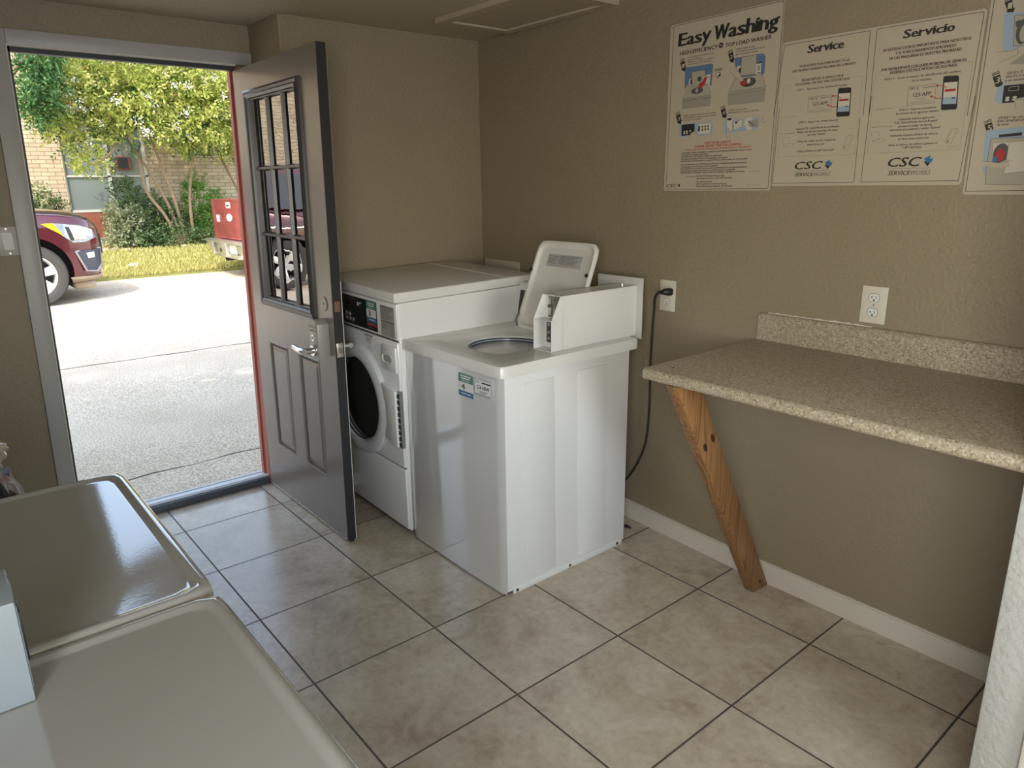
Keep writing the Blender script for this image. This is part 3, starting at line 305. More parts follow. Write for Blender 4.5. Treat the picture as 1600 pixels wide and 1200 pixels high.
# right wall: two faces that meet at a slight angle
bm = BM()
prism(bm, [(XB-.35, wall_y(XB-.35), 0), (1.70, -.012, 0), (5.0, -.012, 0), (5.0, .2, 0), (XB-.35, .2, 0)], (0, 0, ZC)); struct('wall_right', bm, WALL)
# back wall block (stands out into the room beside the door), and the wall that carries the door
RETY = -.985
bm = BM(); prism(bm, [(XB, .1, 0), (XB, RETY, 0), (XD-.14, RETY, 0), (XD-.14, .1, 0)], (0, 0, ZC), bev=.004); struct('wall_back', bm, WALL)
def jy(y, z): return y + LEAN*z
OY0, OY1, OZ = -1.995, -1.118, 2.062          # clear opening in the door wall (at floor level)
bm = BM(); xa, xb_ = XD-.052, XD
prism(bm, [(xa, -2.9, 0), (xa, OY0-.012, 0), (xa, jy(OY0-.012, ZC), ZC), (xa, -2.9, ZC)], (xb_-xa, 0, 0))
prism(bm, [(xa, OY1+.012, 0), (xa, RETY, 0), (xa, RETY, ZC), (xa, jy(OY1+.012, ZC), ZC)], (xb_-xa, 0, 0))
prism(bm, [(xa, jy(OY0-.012, OZ), OZ+.02), (xa, jy(OY1+.012, OZ), OZ+.02), (xa, jy(OY1+.012, ZC), ZC), (xa, jy(OY0-.012, ZC), ZC)], (xb_-xa, 0, 0))
struct('wall_left', bm, WALL)
bm = BM(); WA, WB2, WZ0, WZ1 = 2.78, 4.12, .96, 2.04    # side wall behind the camera; window opening added for the fill light
box(bm, (XD-.14, -3.0, 0), (WA, -2.88, ZC)); box(bm, (WB2, -3.0, 0), (5.12, -2.88, ZC)); box(bm, (WA, -3.0, 0), (WB2, -2.88, WZ0)); box(bm, (WA, -3.0, WZ1), (WB2, -2.88, ZC)); struct('wall_side', bm, WALL)
bm = BM(); WY0, WY1 = -2.42, -1.08                          # unseen end wall; its window opening is added to hold the second fill
box(bm, (5.0, -2.88, 0), (5.12, WY0, ZC)); box(bm, (5.0, WY1, 0), (5.12, .25, ZC)); box(bm, (5.0, WY0, 0), (5.12, WY1, .78)); box(bm, (5.0, WY0, 1.92), (5.12, WY1, ZC)); struct('wall_end', bm, WALL)
# short partition at the right edge of the view
bm = BM(); box(bm, (2.731, -.685, 0), (2.822, -.005, ZC), bev=.006); struct('wall_partition', bm, STUBP, True)
bm = BM(); box(bm, (2.822, -.70, 0), (2.84, -.64, ZC-.1), bev=.004); struct('trim_1', bm, BASEB, True)
# baseboard along the right wall and the back wall
bm = BM()
for xs in ((XB, 1.70), (1.70, 2.731)):
    a, b = xs
    prism(bm, [(a, wall_y(a), 0), (b, wall_y(b), 0), (b, wall_y(b)-.013, 0), (a, wall_y(a)-.013, 0)], (0, 0, .080))
    prism(bm, [(a, wall_y(a), .080), (b, wall_y(b), .080), (b, wall_y(b)-.008, .080), (a, wall_y(a)-.008, .080)], (0, 0, .005))
struct('baseboard_right', bm, BASEB)
bm = BM(); box(bm, (XB, RETY+.01, 0), (XB+.012, .06, .084), bev=.003); struct('baseboard_back', bm, BASEB)
# door frame: casing on the room side, jambs with a dark weather strip, threshold, red casing outside
DARKP = mat('dark_weather_strip', (.035, .04, .04, 1), .5)
EDGEW = mat('bare_wood_edge', (.62, .58, .50, 1), .5, noise=.2, nscale=60)
REDP = mat('red_exterior_paint', (.36, .10, .075, 1), .5, noise=.1, nscale=20)
SILL = mat('blue_grey_sill_paint', (.68, .71, .74, 1), .38, noise=.12, nscale=30)
SILLD = mat('dark_sill_riser', (.065, .075, .095, 1), .4, noise=.1, nscale=20)
bm = BM()
prism(bm, [(XD, OY0-.065, 0), (XD, OY0+.002, 0), (XD, jy(OY0+.002, OZ+.06), OZ+.06), (XD, jy(OY0-.065, OZ+.06), OZ+.06)], (.016, 0, 0), bev=.003)
prism(bm, [(XD, jy(OY0+.002, OZ), OZ+.004), (XD, RETY-.002, OZ+.004), (XD, RETY-.002, OZ+.06), (XD, jy(OY0+.002, OZ+.06), OZ+.06)], (.016, 0, 0), bev=.003)
prism(bm, [(XD, OY1+.035, 0), (XD, OY1+.095, 0), (XD, jy(OY1+.075, OZ), OZ), (XD, jy(OY1+.035, OZ), OZ)], (.014, 0, 0), bev=.003)
struct('trim_2', bm, TRIM, True)
bm = BM()
for (y0, y1, mi) in ((OY0-.012, OY0, 0), (OY1+.004, OY1+.012, 3)):
    prism(bm, [(xa, y0, 0), (xa, y1, 0), (xa, jy(y1, OZ), OZ), (xa, jy(y0, OZ), OZ)], (xb_-xa+.004, 0, 0), mi)
prism(bm, [(xa, jy(OY0, OZ), OZ), (xa, jy(OY1+.004, OZ), OZ), (xa, jy(OY1+.004, OZ), OZ+.02), (xa, jy(OY0, OZ), OZ+.02)], (xb_-xa+.004, 0, 0), 0)
# stops / weather strip (dark), and worn pale edges
prism(bm, [(xa+.004, OY0, 0), (xa+.004, OY0+.014, 0), (xa+.004, jy(OY0+.014, OZ), OZ), (xa+.004, jy(OY0, OZ), OZ)], (.034, 0, 0), 1)
prism(bm, [(xa+.004, jy(OY0, OZ), OZ-.018), (xa+.004, jy(OY1, OZ), OZ-.018), (xa+.004, jy(OY1, OZ), OZ), (xa+.004, jy(OY0, OZ), OZ)], (.034, 0, 0), 1)
prism(bm, [(xb_-.004, OY0-.001, 0), (xb_-.004, OY0+.003, 0), (xb_-.004, jy(OY0+.003, OZ), OZ), (xb_-.004, jy(OY0-.001, OZ), OZ)], (.021, 0, 0), 2)
prism(bm, [(xb_-.004, jy(OY0, OZ), OZ-.001), (xb_-.004, jy(OY1, OZ), OZ-.001), (xb_-.004, jy(OY1, OZ), OZ+.006), (xb_-.004, jy(OY0, OZ), OZ+.006)], (.021, 0, 0), 2)
struct('trim_3', bm, [TRIM, DARKP, EDGEW, REDP])
bm = BM()
for (y0, y1) in ((OY0-.06, OY0-.006), (OY1-.006, OY1+.06)):
    prism(bm, [(xa-.03, y0, -.03), (xa-.03, y1, -.03), (xa-.03, jy(y1, OZ), OZ+.04), (xa-.03, jy(y0, OZ), OZ+.04)], (.03, 0, 0))
prism(bm, [(xa-.03, jy(OY0, OZ), OZ-.002), (xa-.03, jy(OY1, OZ), OZ-.002), (xa-.03, jy(OY1, OZ), OZ+.05), (xa-.03, jy(OY0, OZ), OZ+.05)], (.03, 0, 0))
struct('trim_4', bm, REDP)
t = thing('door_sill', 'dark painted threshold with worn blue-grey top across the open doorway', 'threshold', (-.50, -1.55, 0))
bm = BM(); box(bm, (-.545, OY0-.01, -.03), (-.447, OY1+.012, .036), 0, .003); obj('riser', bm, SILLD, t)
bm = BM(); box(bm, (-.55, OY0-.008, .036), (-.462, OY1+.01, .043), 0, .002)
box(bm, (-.53, OY0-.006, .043), (-.523, OY1+.008, .047)); box(bm, (-.478, OY0-.006, .043), (-.471, OY1+.008, .047)); obj('sill_plate', bm, SILL, t)
# roof and outside walls of this building (they keep the sun out and shade the yard)
BRK0 = None
bm = BM(); box(bm, (-1.15, -7, 2.50), (5.6, 5, 2.68)); prism(bm, [(-1.25, -7, 2.66), (2.2, -7, 4.2), (5.7, -7, 2.66)], (0, 12, 0)); struct('roof', bm, mat('roof_shingle', (.12, .11, .10, 1), .9))
bm = BM(); box(bm, (XD-.145, -7, -.1), (XD-.14, -3.0, 2.52)); box(bm, (xa-.004, -3.0, ZC-.01), (xa, .25, 2.52)); box(bm, (XD-.145, .2, -.1), (XD-.14, 5, 2.52)); box(bm, (XD-.14, -3.02, ZC+.12), (5.12, -3.0, 2.52)); box(bm, (XD-.14, .25, ZC+.12), (5.12, .27, 2.52)); box(bm, (xa-.004, RETY-.02, -.1), (XD-.09, .27, 2.52)); struct('wall_outside', bm, WALL)
# attic hatch in the ceiling corner
t = thing('attic_hatch', 'tan painted attic hatch panel in the ceiling beside the room corner', 'hatch', (.56, -.18, ZC))
HX0, HX1, HY0, HY1 = .205, .925, -.385, .035
bm = BM(); hb = ZC-.022
hr = lambda i, z: [Vector((HX0+i, HY0+i, z)), Vector((HX1-i, HY0+i, z)), Vector((HX1-i, HY1-i, z)), Vector((HX0+i, HY1-i, z))]
loft(bm, [hr(0, ZC-.001), hr(0, hb+.002), hr(.002, hb), hr(.052, hb), hr(.055, hb+.003), hr(.055, ZC-.001)])
HATCH = mat('tan_hatch_paint', (.45, .38, .27, 1), .5)
obj('frame', bm, HATCH, t, smooth=False)
bm = BM(); box(bm, (HX0+.0555, HY0+.0555, ZC-.014), (HX1-.0555, HY1-.0555, ZC-.002)); obj('panel', bm, mat('dark_tan_hatch_board', (.42, .355, .25, 1), .6), t)
# light switch on the door wall
t = thing('light_switch', 'white rocker light switch beside the door casing', 'light switch', (XD, -2.05, 1.325))
bm = BM(); box(bm, (XD, -2.094, 1.268), (XD+.006, -2.024, 1.383), bev=.003); obj('plate', bm, mat('grey_white_switch', (.48, .46, .42, 1), .35), t)
bm = BM(); prism(bm, [(XD+.006, -2.076, 1.292), (XD+.010, -2.076, 1.292), (XD+.007, -2.076, 1.359), (XD+.006, -2.076, 1.359)], (0, .034, 0)); obj('rocker', bm, mat('switch_rocker', (.44, .42, .385, 1), .3), t)
for z in (1.277, 1.374): bm = BM(); cyl(bm, (XD+.005, -2.059, z), (XD+.0075, -2.059, z), .0035, n=10); obj('screw', bm, STEEL, t)

# ================================================================ things on the right wall
def on_right(x0, z0):
    """maps (u mm, v mm, offset) on the wall face to world space"""
    ang = math.atan(.0539) if x0 < 1.69 else 0.0
    c, s = math.cos(ang), -math.sin(ang)
    def MAP(u, v, off=0.0): return Vector((x0 + u/1000*c, wall_y(x0) + u/1000*s - off, z0 + v/1000))
    return MAP
def outlet(name, label, x0, x1, z0, z1, plug=False):
    MAP = on_right(x0, z0); W, H = (x1-x0)*1000, (z1-z0)*1000
    t = thing(name, label, 'outlet', MAP(W/2, H/2, 0))
    bm = BM(); prism(bm, [MAP(0, 0, .0005), MAP(W, 0, .0005), MAP(W, H, .0005), MAP(0, H, .0005)], (0, -.0055, 0), bev=.0022); obj('plate', bm, mat('ivory_plate', (.66, .62, .51, 1), .35), t)
    for k, cv in enumerate((H*.30, H*.70)):
        bm = BM(); n = 24
        pts = [MAP(W/2 + 16*math.cos(2*PI*q/n), cv + max(-12.5, min(12.5, 17*math.sin(2*PI*q/n))), .006) for q in range(n)]
        prism(bm, pts, (0, -.0015, 0)); soc = obj('socket', bm, PLASTIC, t)
        bm = BM(); o = .0079
        for a, b_, c, d in ((-7.5, -5.5, -3, 5), (5.2, 7.2, -4, 6), (-11, -7.5, .4, 2.2)): put_raw(bm, [(W/2+a, cv+c), (W/2+b_, cv+c), (W/2+b_, cv+d), (W/2+a, cv+d)], [(0, 1, 2, 3)], 0, MAP, o)
        put_raw(bm, [(W/2+3.2*math.cos(q*.785), cv-8+3*math.sin(q*.785)) for q in range(8)], [tuple(range(8))], 0, MAP, o)
        put_line(bm, [(W/2+17*math.cos(2*PI*q/n), cv+max(-13, min(13, 17.6*math.sin(2*PI*q/n)))) for q in range(n+1)], 1.0, 0, MAP, .0066)
        obj('slots', bm, INK, soc)
    bm = BM(); a = MAP(W/2, H/2, .006); cyl(bm, a, a+Vector((0, -.0012, 0)), .003, n=10); obj('screw', bm, STEEL, t)
    return t
outlet('wall_outlet', 'white outlet plate with a black cord plugged into it above the washer cord', 1.213, 1.295, 1.004, 1.132)
outlet('wall_outlet', 'white duplex outlet with empty sockets above the counter backsplash', 2.057, 2.138, 1.071, 1.190)
# cord from the washer up to the outlet
pts = [(1.262, -.035, 1.090), (1.246, -.042, 1.084), (1.228, -.040, 1.060), (1.218, -.030, 1.02), (1.209, -.025, .93), (1.203, -.022, .80), (1.205, -.022, .68), (1.206, -.022, .57), (1.203, -.025, .46), (1.190, -.028, .385), (1.158, -.032, .305), (1.110, -.035, .225), (1.06, -.05, .17), (.99, -.07, .15)]
t = thing('power_cord', 'black power cord hanging from the outlet down behind the washer', 'cord', (1.21, -.02, .15))
def smoothpath(P, n=6):
    P = [Vector(p) for p in P]; out = []
    for i in range(len(P)-1):
        p0, p1, p2, p3 = P[max(i-1, 0)], P[i], P[i+1], P[min(i+2, len(P)-1)]
        for k in range(n):
            s = k/n; out.append(.5*((2*p1)+(-p0+p2)*s+(2*p0-5*p1+4*p2-p3)*s*s+(-p0+3*p1-3*p2+p3)*s**3))
    return out+[P[-1]]
bm = BM(); tube(bm, smoothpath(pts), .0047, n=8); obj('cable', bm, BLACK, t)
bm = BM(); tube(bm, [(1.285, -.008, 1.088), (1.279, -.022, 1.089), (1.270, -.034, 1.089), (1.252, -.040, 1.086)], [.015, .016, .013, .007], n=12); obj('plug', bm, BLACK, t)
# white outlet box cover on the wall behind the dryer
MAP = on_right(-.066, 1.06); t = thing('utility_box_cover', 'cream utility box cover on the wall behind the dryer top', 'box cover', MAP(155, 0, 0))
bm = BM(); prism(bm, [MAP(0, -60, .0005), MAP(310, -60, .0005), MAP(310, 68, .0005), MAP(0, 68, .0005)], (0, -.010, 0), bev=.003); obj('cover', bm, mat('cream_cover', (.52, .46, .35, 1), .4), t)
bm = BM(); prism(bm, [MAP(40, 16, .011), MAP(255, 16, .011), MAP(255, 20, .011), MAP(40, 20, .011)], (0, -.0008, 0)); obj('slot', bm, INK, t)
SCREWM = mat('small_screw', (.25, .23, .2, 1), .4)
# the three instruction signs
def sign(name, label, x0, z0, W, H, items, rad=9):
    MAP = on_right(x0, z0); t = thing(name, label, 'sign', MAP(W/2, 0, 0))
    bm = BM(); pts = []
    for cx, cy, a0 in ((W-rad, rad, -90), (W-rad, H-rad, 0), (rad, H-rad, 90), (rad, rad, 180)):
        for k in range(5):
            a = math.radians(a0+k*22.5); pts.append(MAP(cx+rad*math.cos(a), cy+rad*math.sin(a), .001))
    prism(bm, pts, (0, -.0025, 0)); obj('panel', bm, CREAM, t)
    b1, b2 = BM(), BM()
    for i, it in enumerate(items):
        off = .0037 + i*.0000065
        if it[0] == 't': put_text(b2, it[1], it[2], it[3], it[4], it[5], it[6], INKS[it[7]], MAP, off+.0003)
        elif it[0] == 'p': put_raw(b1, it[1], [tuple(range(len(it[1])))], INKS[it[2]], MAP, off)
        elif it[0] == 'l': put_line(b1, it[1], it[2], INKS[it[3]], MAP, off)
        elif it[0] == 'o': put_raw(b1, [(it[1]+it[3]*math.cos(k*PI/10), it[2]+it[4]*math.sin(k*PI/10)) for k in range(20)], [tuple(range(20))], INKS[it[5]], MAP, off)
    obj('illustration', b1, INKM, t, smooth=False); obj('lettering', b2, INKM, t, smooth=False)
    for u, v in ((9, 9), (W-9, 9), (9, H-9), (W-9, H-9)):
        bm = BM(); a = MAP(u, v, .0035); cyl(bm, a, a+Vector((0, -.0012, 0)), .0022, n=8); obj('screw', bm, SCREWM, t)
sign('washing_instruction_sign', 'tall cream sign headed Easy Washing with washer drawings', 1.209, 1.487, 488, 606, SIGN_A)
sign('service_sign', 'wide cream sign in two framed halves headed Service and Servicio', 1.700, 1.5015, 600, 459, SIGN_B)
sign('drying_instruction_sign', 'cream sign cut by the right edge with steps 1, 3 and 5', 2.306, 1.474, 405, 609, SIGN_C)
# ================================================================ folding counter
def counter_material():
    m = bpy.data.materials.new('speckled_laminate'); m.use_nodes = True; t = m.node_tree; p = t.nodes['Principled BSDF']; L = t.links.new
    tc = N(t, 'ShaderNodeTexCoord'); v = N(t, 'ShaderNodeTexVoronoi'); v.inputs['Scale'].default_value = 260; L(tc.outputs['Object'], v.inputs['Vector'])
    n = N(t, 'ShaderNodeTexNoise'); n.inputs['Scale'].default_value = 150; n.inputs['Detail'].default_value = 4; L(tc.outputs['Object'], n.inputs['Vector'])
    sp = N(t, 'ShaderNodeSeparateXYZ'); L(v.outputs['Color'], sp.inputs[0])
    c1 = ramp(t, sp.outputs[0], [(.0, (.20, .155, .10, 1)), (.2, (.345, .285, .195, 1)), (.75, (.41, .345, .245, 1)), (1, (.56, .50, .39, 1))])
    mm = N(t, 'ShaderNodeMix', data_type='RGBA', blend_type='MULTIPLY'); mm.inputs[0].default_value = .5; L(c1, mm.inputs[6]); L(ramp(t, n.outputs[0], [(.35, (.75, .72, .66, 1)), (.6, (1, 1, 1, 1))]), mm.inputs[7])
    L(mm.outputs[2], p.inputs['Base Color']); p.inputs['Roughness'].default_value = .42; return m
LAM = counter_material()
t = thing('folding_counter', 'speckled beige laminate counter fixed to the right wall under the signs', 'counter', (2.2, -.33, .92))
CX0, CX1, CZ, CF = 1.702, 2.728, .960, -.672
prof = [(-.033, CZ-.034)]
for k in range(7): a = math.radians(-90-k*15); prof.append((CF+.016+.016*math.cos(a)*1.0 - 0, CZ-.036+.018 + .018*math.sin(a)))
prof = [(-.015, CZ-.038), (CF+.018, CZ-.038), (CF+.006, CZ-.035), (CF, CZ-.027), (CF, CZ-.012), (CF+.004, CZ-.004), (CF+.014, CZ), (-.040, CZ), (-.015, CZ)]
bm = BM(); prism(bm, [(CX0, y, z) for y, z in prof], (CX1-CX0, 0, 0)); obj('countertop', bm, LAM, t, deg=50)
bm = BM(); sp = [(-.0135, CZ), (-.034, CZ), (-.034, CZ+.086), (-.030, CZ+.094), (-.022, CZ+.098), (-.0135, CZ+.098)]
prism(bm, [(CX0, y, z) for y, z in sp], (CX1-CX0, 0, 0)); obj('backsplash', bm, LAM, t, deg=50)
bm = BM()
for k in range(26):
    x = CX0+.03+k*.0142; box(bm, (x, -.0195, CZ+.0975), (x+.0145, -.0125, CZ+.100+random.random()*.004))
obj('caulk_bead', bm, mat('white_caulk', (.62, .58, .48, 1), .6), t)
bm = BM(); cyl(bm, (1.765, -.60, CZ), (1.765, -.60, CZ+.0012), .0035, n=10); obj('screw', bm, INK, t)
# slanted wooden leg
def wood_material():
    m = bpy.data.materials.new('pine_board'); m.use_nodes = True; t = m.node_tree; p = t.nodes['Principled BSDF']; L = t.links.new
    tc = N(t, 'ShaderNodeTexCoord'); mp = N(t, 'ShaderNodeMapping'); mp.inputs['Rotation'].default_value = (math.radians(-28), 0, 0); mp.inputs['Scale'].default_value = (1, 1, .06); L(tc.outputs['Object'], mp.inputs[0])
    n = N(t, 'ShaderNodeTexNoise'); n.inputs['Scale'].default_value = 9; n.inputs['Detail'].default_value = 3; n.inputs['Distortion'].default_value = .6; L(mp.outputs[0], n.inputs['Vector'])
    w_ = math_node(t, 'FRACT', math_node(t, 'MULTIPLY', n.outputs[0], 13))
    c = ramp(t, w_, [(0, (.30, .155, .058, 1)), (.55, (.25, .12, .042, 1)), (.82, (.15, .065, .022, 1)), (1, (.28, .145, .053, 1))])
    L(c, p.inputs['Base Color']); p.inputs['Roughness'].default_value = .45; return m
WOOD = wood_material()
t = thing('counter_leg', 'slanted pine board leg holding up the counter front', 'leg', (1.81, -.08, 0))
bm = BM(); LX0, LX1 = 1.787, 1.831
prism(bm, [(LX0, -.121, 0), (LX0, -.026, 0), (LX0, -.555, CZ-.0385), (LX0, -.665, CZ-.0385)], (LX1-LX0, 0, 0), bev=.004)
obj('board', bm, WOOD, t)
KNOT = mat('wood_knot', (.045, .018, .008, 1), .5)
for yk, zk, r1, r2 in ((-.500, .688, .009, .017), (-.462, .712, .009, .018), (-.088, .038, .007, .010)):
    bm = BM(); d = Vector((0, -.5, .86)); q = Vector((0, .86, .5))
    poly(bm, [Vector((LX1+.0006, yk, zk)) + d*(r2*math.sin(k*PI/8)) + q*(r1*math.cos(k*PI/8)) for k in range(16)]); obj('knot', bm, KNOT, t, smooth=False)
bm = BM(); box(bm, (1.128, -.085, .0005), (1.158, -.062, .008), bev=.003, seg=1); box(bm, (1.150, -.078, .0005), (1.170, -.066, .006), bev=.002, seg=1)
o = obj('lint_scrap', bm, mat('dark_lint', (.03, .025, .02, 1), .9), base=(1.145, -.073, 0)); tag(o, 'small dark scrap of lint on the floor by the baseboard', 'scrap')
# ================================================================ top-loading washer
def sticker(name, parent, MAP, items, W, H, mats, base=SWHITE):
    """thin printed sticker; items in mm"""
    bm = BM(); put_raw(bm, [(0, 0), (W, 0), (W, H), (0, H)], [(0, 1, 2, 3)], 0, MAP, .0006)
    for i, it in enumerate(items):
        off = .0007 + i*.00003
        if it[0] == 'p': put_raw(bm, it[1], [tuple(range(len(it[1])))], it[2], MAP, off)
        elif it[0] == 't': put_text(bm, it[1], it[2], it[3], it[4], it[5], it[6], it[7], MAP, off+.0002)
        elif it[0] == 'l': put_line(bm, it[1], it[2], it[3], MAP, off+.0002)
    return obj(name, bm, [base]+mats, parent, smooth=False)
def R(a, b, c, d): return [(a, b), (c, b), (c, d), (a, d)]

WX0, WX1, WF, WB, WT = .578, 1.232, -.860, -.190, .868
t = thing('washing_machine', 'white top-loading washer with its lid up and a coin box, numbered 4', 'washing machine', (.905, -.53, 0))
bm = BM()
box(bm, (WX0, WF+.012, .012), (WX1-.001, WB, WT), bev=.006)
for y0, y1 in ((-.763, -.600), (-.474, -.313)):            # embossed panels of the side
    prism(bm, [(WX1-.002, y0, .036), (WX1-.002, y1, .036), (WX1-.002, y1-.012, .829), (WX1-.002, y0-.012, .829)], (.0036, 0, 0), bev=.0015)
box(bm, (WX1-.004, -.822, .0), (WX1+.002, -.207, .028), bev=.0015)
obj('cabinet', bm, ENAMEL, t)
# front panel, very slightly bowed so it catches the doorway in soft bands
bm = BM(); rings = []
for i in range(33):
    s = i/32; x = WX0 + s*(WX1-WX0)
    b = .007*math.sin(PI*s)**.8 + .0012*math.cos(2*PI*s*1.5)*math.sin(PI*s)
    if i in (0, 32): b = -.012
    rings.append([Vector((x, WF-b*.7-(.004*math.sin(PI*z/WT)*math.sin(PI*s)), z)) for z in [k/16*(WT-.002)+.008*(1-k/16) for k in range(17)]])
loft(bm, rings, closed=False); obj('front_panel', bm, GLOSSY, t, deg=60)
DSC = mat('dark_screw', (.2, .2, .21, 1), .35, metal=1)
for y in (-.804, -.522, -.238): bm = BM(); cyl(bm, (WX1+.0015, y, .012), (WX1+.0045, y, .012), .0065, n=12); obj('screw', bm, DSC, t)
for x, y in ((WX0+.05, WF+.05), (WX1-.05, WF+.05), (WX0+.05, WB-.05), (WX1-.05, WB-.05)):
    bm = BM(); cyl(bm, (x, y, 0), (x, y, .016), .02, n=16); obj('foot', bm, BLACK, t)
# top panel with the sunken lid seat and the round tub opening
TX0, TX1, TF, TB, TZ = .566, 1.246, -.876, -.150, .909
tcx, tcy, hx, hy = (TX0+TX1)/2, (TF+TB)/2, (TX1-TX0)/2, (TF-TB)/-2
OX, OYc = .905, -.560
def ring_about(cx, cy, x0, x1, y0, y1, z, p=16, n=200):
    out = []                                                # rounded rectangle sampled by angle about the tub centre
    for k in range(n):
        a = 2*PI*k/n; c, s = math.cos(a), math.sin(a); lo, hi = 0, 3
        mx, my, ax, ay = (x0+x1)/2, (y0+y1)/2, (x1-x0)/2, (y1-y0)/2
        for _ in range(40):
            m = (lo+hi)/2
            if (abs((cx+c*m-mx)/ax)**p + abs((cy+s*m-my)/ay)**p) < 1: lo = m
            else: hi = m
        out.append(Vector((cx+c*lo, cy+s*lo, z)))
    return out
bm = BM()
el = lambda rx, ry, z: [Vector((OX+rx*math.cos(2*PI*k/200), OYc+ry*math.sin(2*PI*k/200), z)) for k in range(200)]
loft(bm, [ring_about(OX, OYc, TX0, TX1, TF, TB, WT+.0, 40), ring_about(OX, OYc, TX0, TX1, TF, TB, TZ-.006, 40), ring_about(OX, OYc, TX0+.003, TX1-.003, TF+.003, TB-.003, TZ, 40),
          ring_about(OX, OYc, .700, 1.090, -.775, -.345, TZ, 14), ring_about(OX, OYc, .706, 1.084, -.769, -.350, TZ-.005, 14), ring_about(OX, OYc, .722, 1.068, -.752, -.372, TZ-.014, 10),
          el(.176, .164, TZ-.018), el(.172, .160, TZ-.022), el(.170, .158, TZ-.034)])
obj('top_panel', bm, ENAMEL2, t, deg=40)
TUBG = mat('blue_grey_tub_ring', (.055, .07, .10, 1), .3); TUBW = mat('pale_tub_plastic', (.55, .54, .50, 1), .35)
bm = BM(); loft(bm, [el(.1705, .1585, TZ-.024), el(.170, .158, TZ-.058), el(.162, .150, TZ-.062)])
tub = obj('tub_ring', bm, TUBG, t)
bm = BM(); loft(bm, [el(.163, .151, TZ-.085), el(.175, .165, TZ-.12), el(.18, .17, TZ-.45)], cap1=True); obj('basket', bm, mat('blue_grey_basket', (.10, .12, .15, 1), .35), t)
bm = BM(); loft(bm, [el(.1625, .1505, TZ-.061), el(.160, .148, TZ-.088)]); obj('inner_band', bm, TUBW, tub)
bm = BM(); lathe(bm, [(0.0, 0), (.025, -.004), (.035, -.05), (.045, -.2), (.09, -.33)], (OX, OYc, TZ-.12), (0, 0, 1), n=24); obj('agitator', bm, TUBW, t)
bm = BM(); tube(bm, [(OX-.155, OYc-.02, TZ-.072), (OX-.12, OYc-.05, TZ-.080), (OX-.115, OYc-.085, TZ-.078), (OX-.135, OYc-.10, TZ-.07)], .012, n=8); obj('dispenser_lip', bm, TUBW, tub)
# control hood across the back
bm = BM()
hp = [(-.152, TZ), (-.275, TZ), (-.245, TZ+.165), (-.235, TZ+.180), (-.152, TZ+.186)]
prism(bm, [(.600, y, z) for y, z in hp], (.494, 0, 0), bev=.006); hood = obj('control_hood', bm, PLASTIC, t)
d = Vector((0, .030, .165)).normalized(); nrm = Vector((0, -.165, .030)).normalized()
HM = lambda u, v, off=0.0: Vector((.606+u/1000, -.275, TZ)) + d*(v/1000) + nrm*(.0015+off)
bm = BM(); put_raw(bm, [(12, 28), (480, 28), (480, 148), (12, 148)], [(0, 1, 2, 3)], 0, HM, 0.0)
put_line(bm, [(20, 36), (100, 36), (100, 140), (20, 140), (20, 36)], 1.2, 1, HM, .0006)
put_raw(bm, R(42, 92, 80, 120), [(0, 1, 2, 3)], 2, HM, .0006)
for k in range(4): put_raw(bm, R(45, 46+k*9, 74, 52+k*9), [(0, 1, 2, 3)], 3, HM, .0007)
obj('control_panel', bm, [BLACK, GINK, mat('dim_display', (.03, .035, .04, 1), .2), PLASTIC], hood, smooth=False)
# lid, swung up and leaning back on the hood
bm = BM(); hz, hy_ = TZ+.004, -.372
lu = Vector((0, .150, .368)).normalized(); ln = Vector((0, -.368, .150)).normalized()     # up the lid, and out of its underside
LM = lambda x, v, o=0.0: Vector((x, hy_, hz)) + lu*v + ln*o
LW0, LW1, LH = .728, 1.086, .398
def lid_ring(ins, o, p=12):
    cx, cv, ax, av = (LW0+LW1)/2, LH/2, (LW1-LW0)/2-ins, LH/2-ins; out = []
    for k in range(56):
        a = 2*PI*k/56; c, s = math.cos(a), math.sin(a); q = (abs(c/ax)**p+abs(s/av)**p)**(-1/p); out.append(LM(cx+c*q, cv+s*q, o))
    return out
loft(bm, [lid_ring(.004, -.012), lid_ring(0, -.008), lid_ring(0, .006), lid_ring(.003, .009), lid_ring(.012, .009), lid_ring(.016, .006), lid_ring(.020, -.003), lid_ring(.030, -.006)], cap0=True, cap1=True)
LIDM = mat('off_white_lid', (.66, .64, .57, 1), .25, noise=.05, nscale=14, bump=.12, bscale=35)
lid = obj('lid', bm, LIDM, t, deg=50)
for x, v in ((LW0+.003, .262), (LW1-.016, .262)):
    bm = BM(); a = LM(x, v, .006); cyl(bm, a, a+ln*.008, .0075, n=12); obj('bumper', bm, BLACK, lid)
SILV = mat('silver_label', (.60, .585, .55, 1), .25, metal=.3, noise=.2, nscale=120)
LMs = lambda u, v, off=0.0: LM(.800+u/1000, .288+v/1000, -.0055+off)
its = [('l', [(4, 46-k*5.2), (62-(k*7) % 18, 46-k*5.2)], 1.6, 1) for k in range(7)] + [('l', [(72, 48-k*4.4), (196-(k*11) % 40, 48-k*4.4)], 1.5, 1 if k else 2) for k in range(9)]
sticker('warning_label', lid, LMs, its, 206, 54, [mat('label_print', (.12, .115, .11, 1), .4), INK], SILV)
bm = BM(); tube(bm, [LM(LW0+.012, .05, .004), LM(LW0+.003, .07, .012), LM(LW0+.001, .03, .014), LM(LW0+.012, .008, .008)], .004, n=8); HNG = mat('dark_hinge', (.12, .11, .10, 1), .4); obj('hinge', bm, HNG, lid)
bm = BM(); tube(bm, [LM(LW1-.02, .02, .004), LM(LW1-.01, .01, .01), LM(LW1-.012, -.004, .006)], .004, n=8); obj('hinge', bm, HNG, lid)
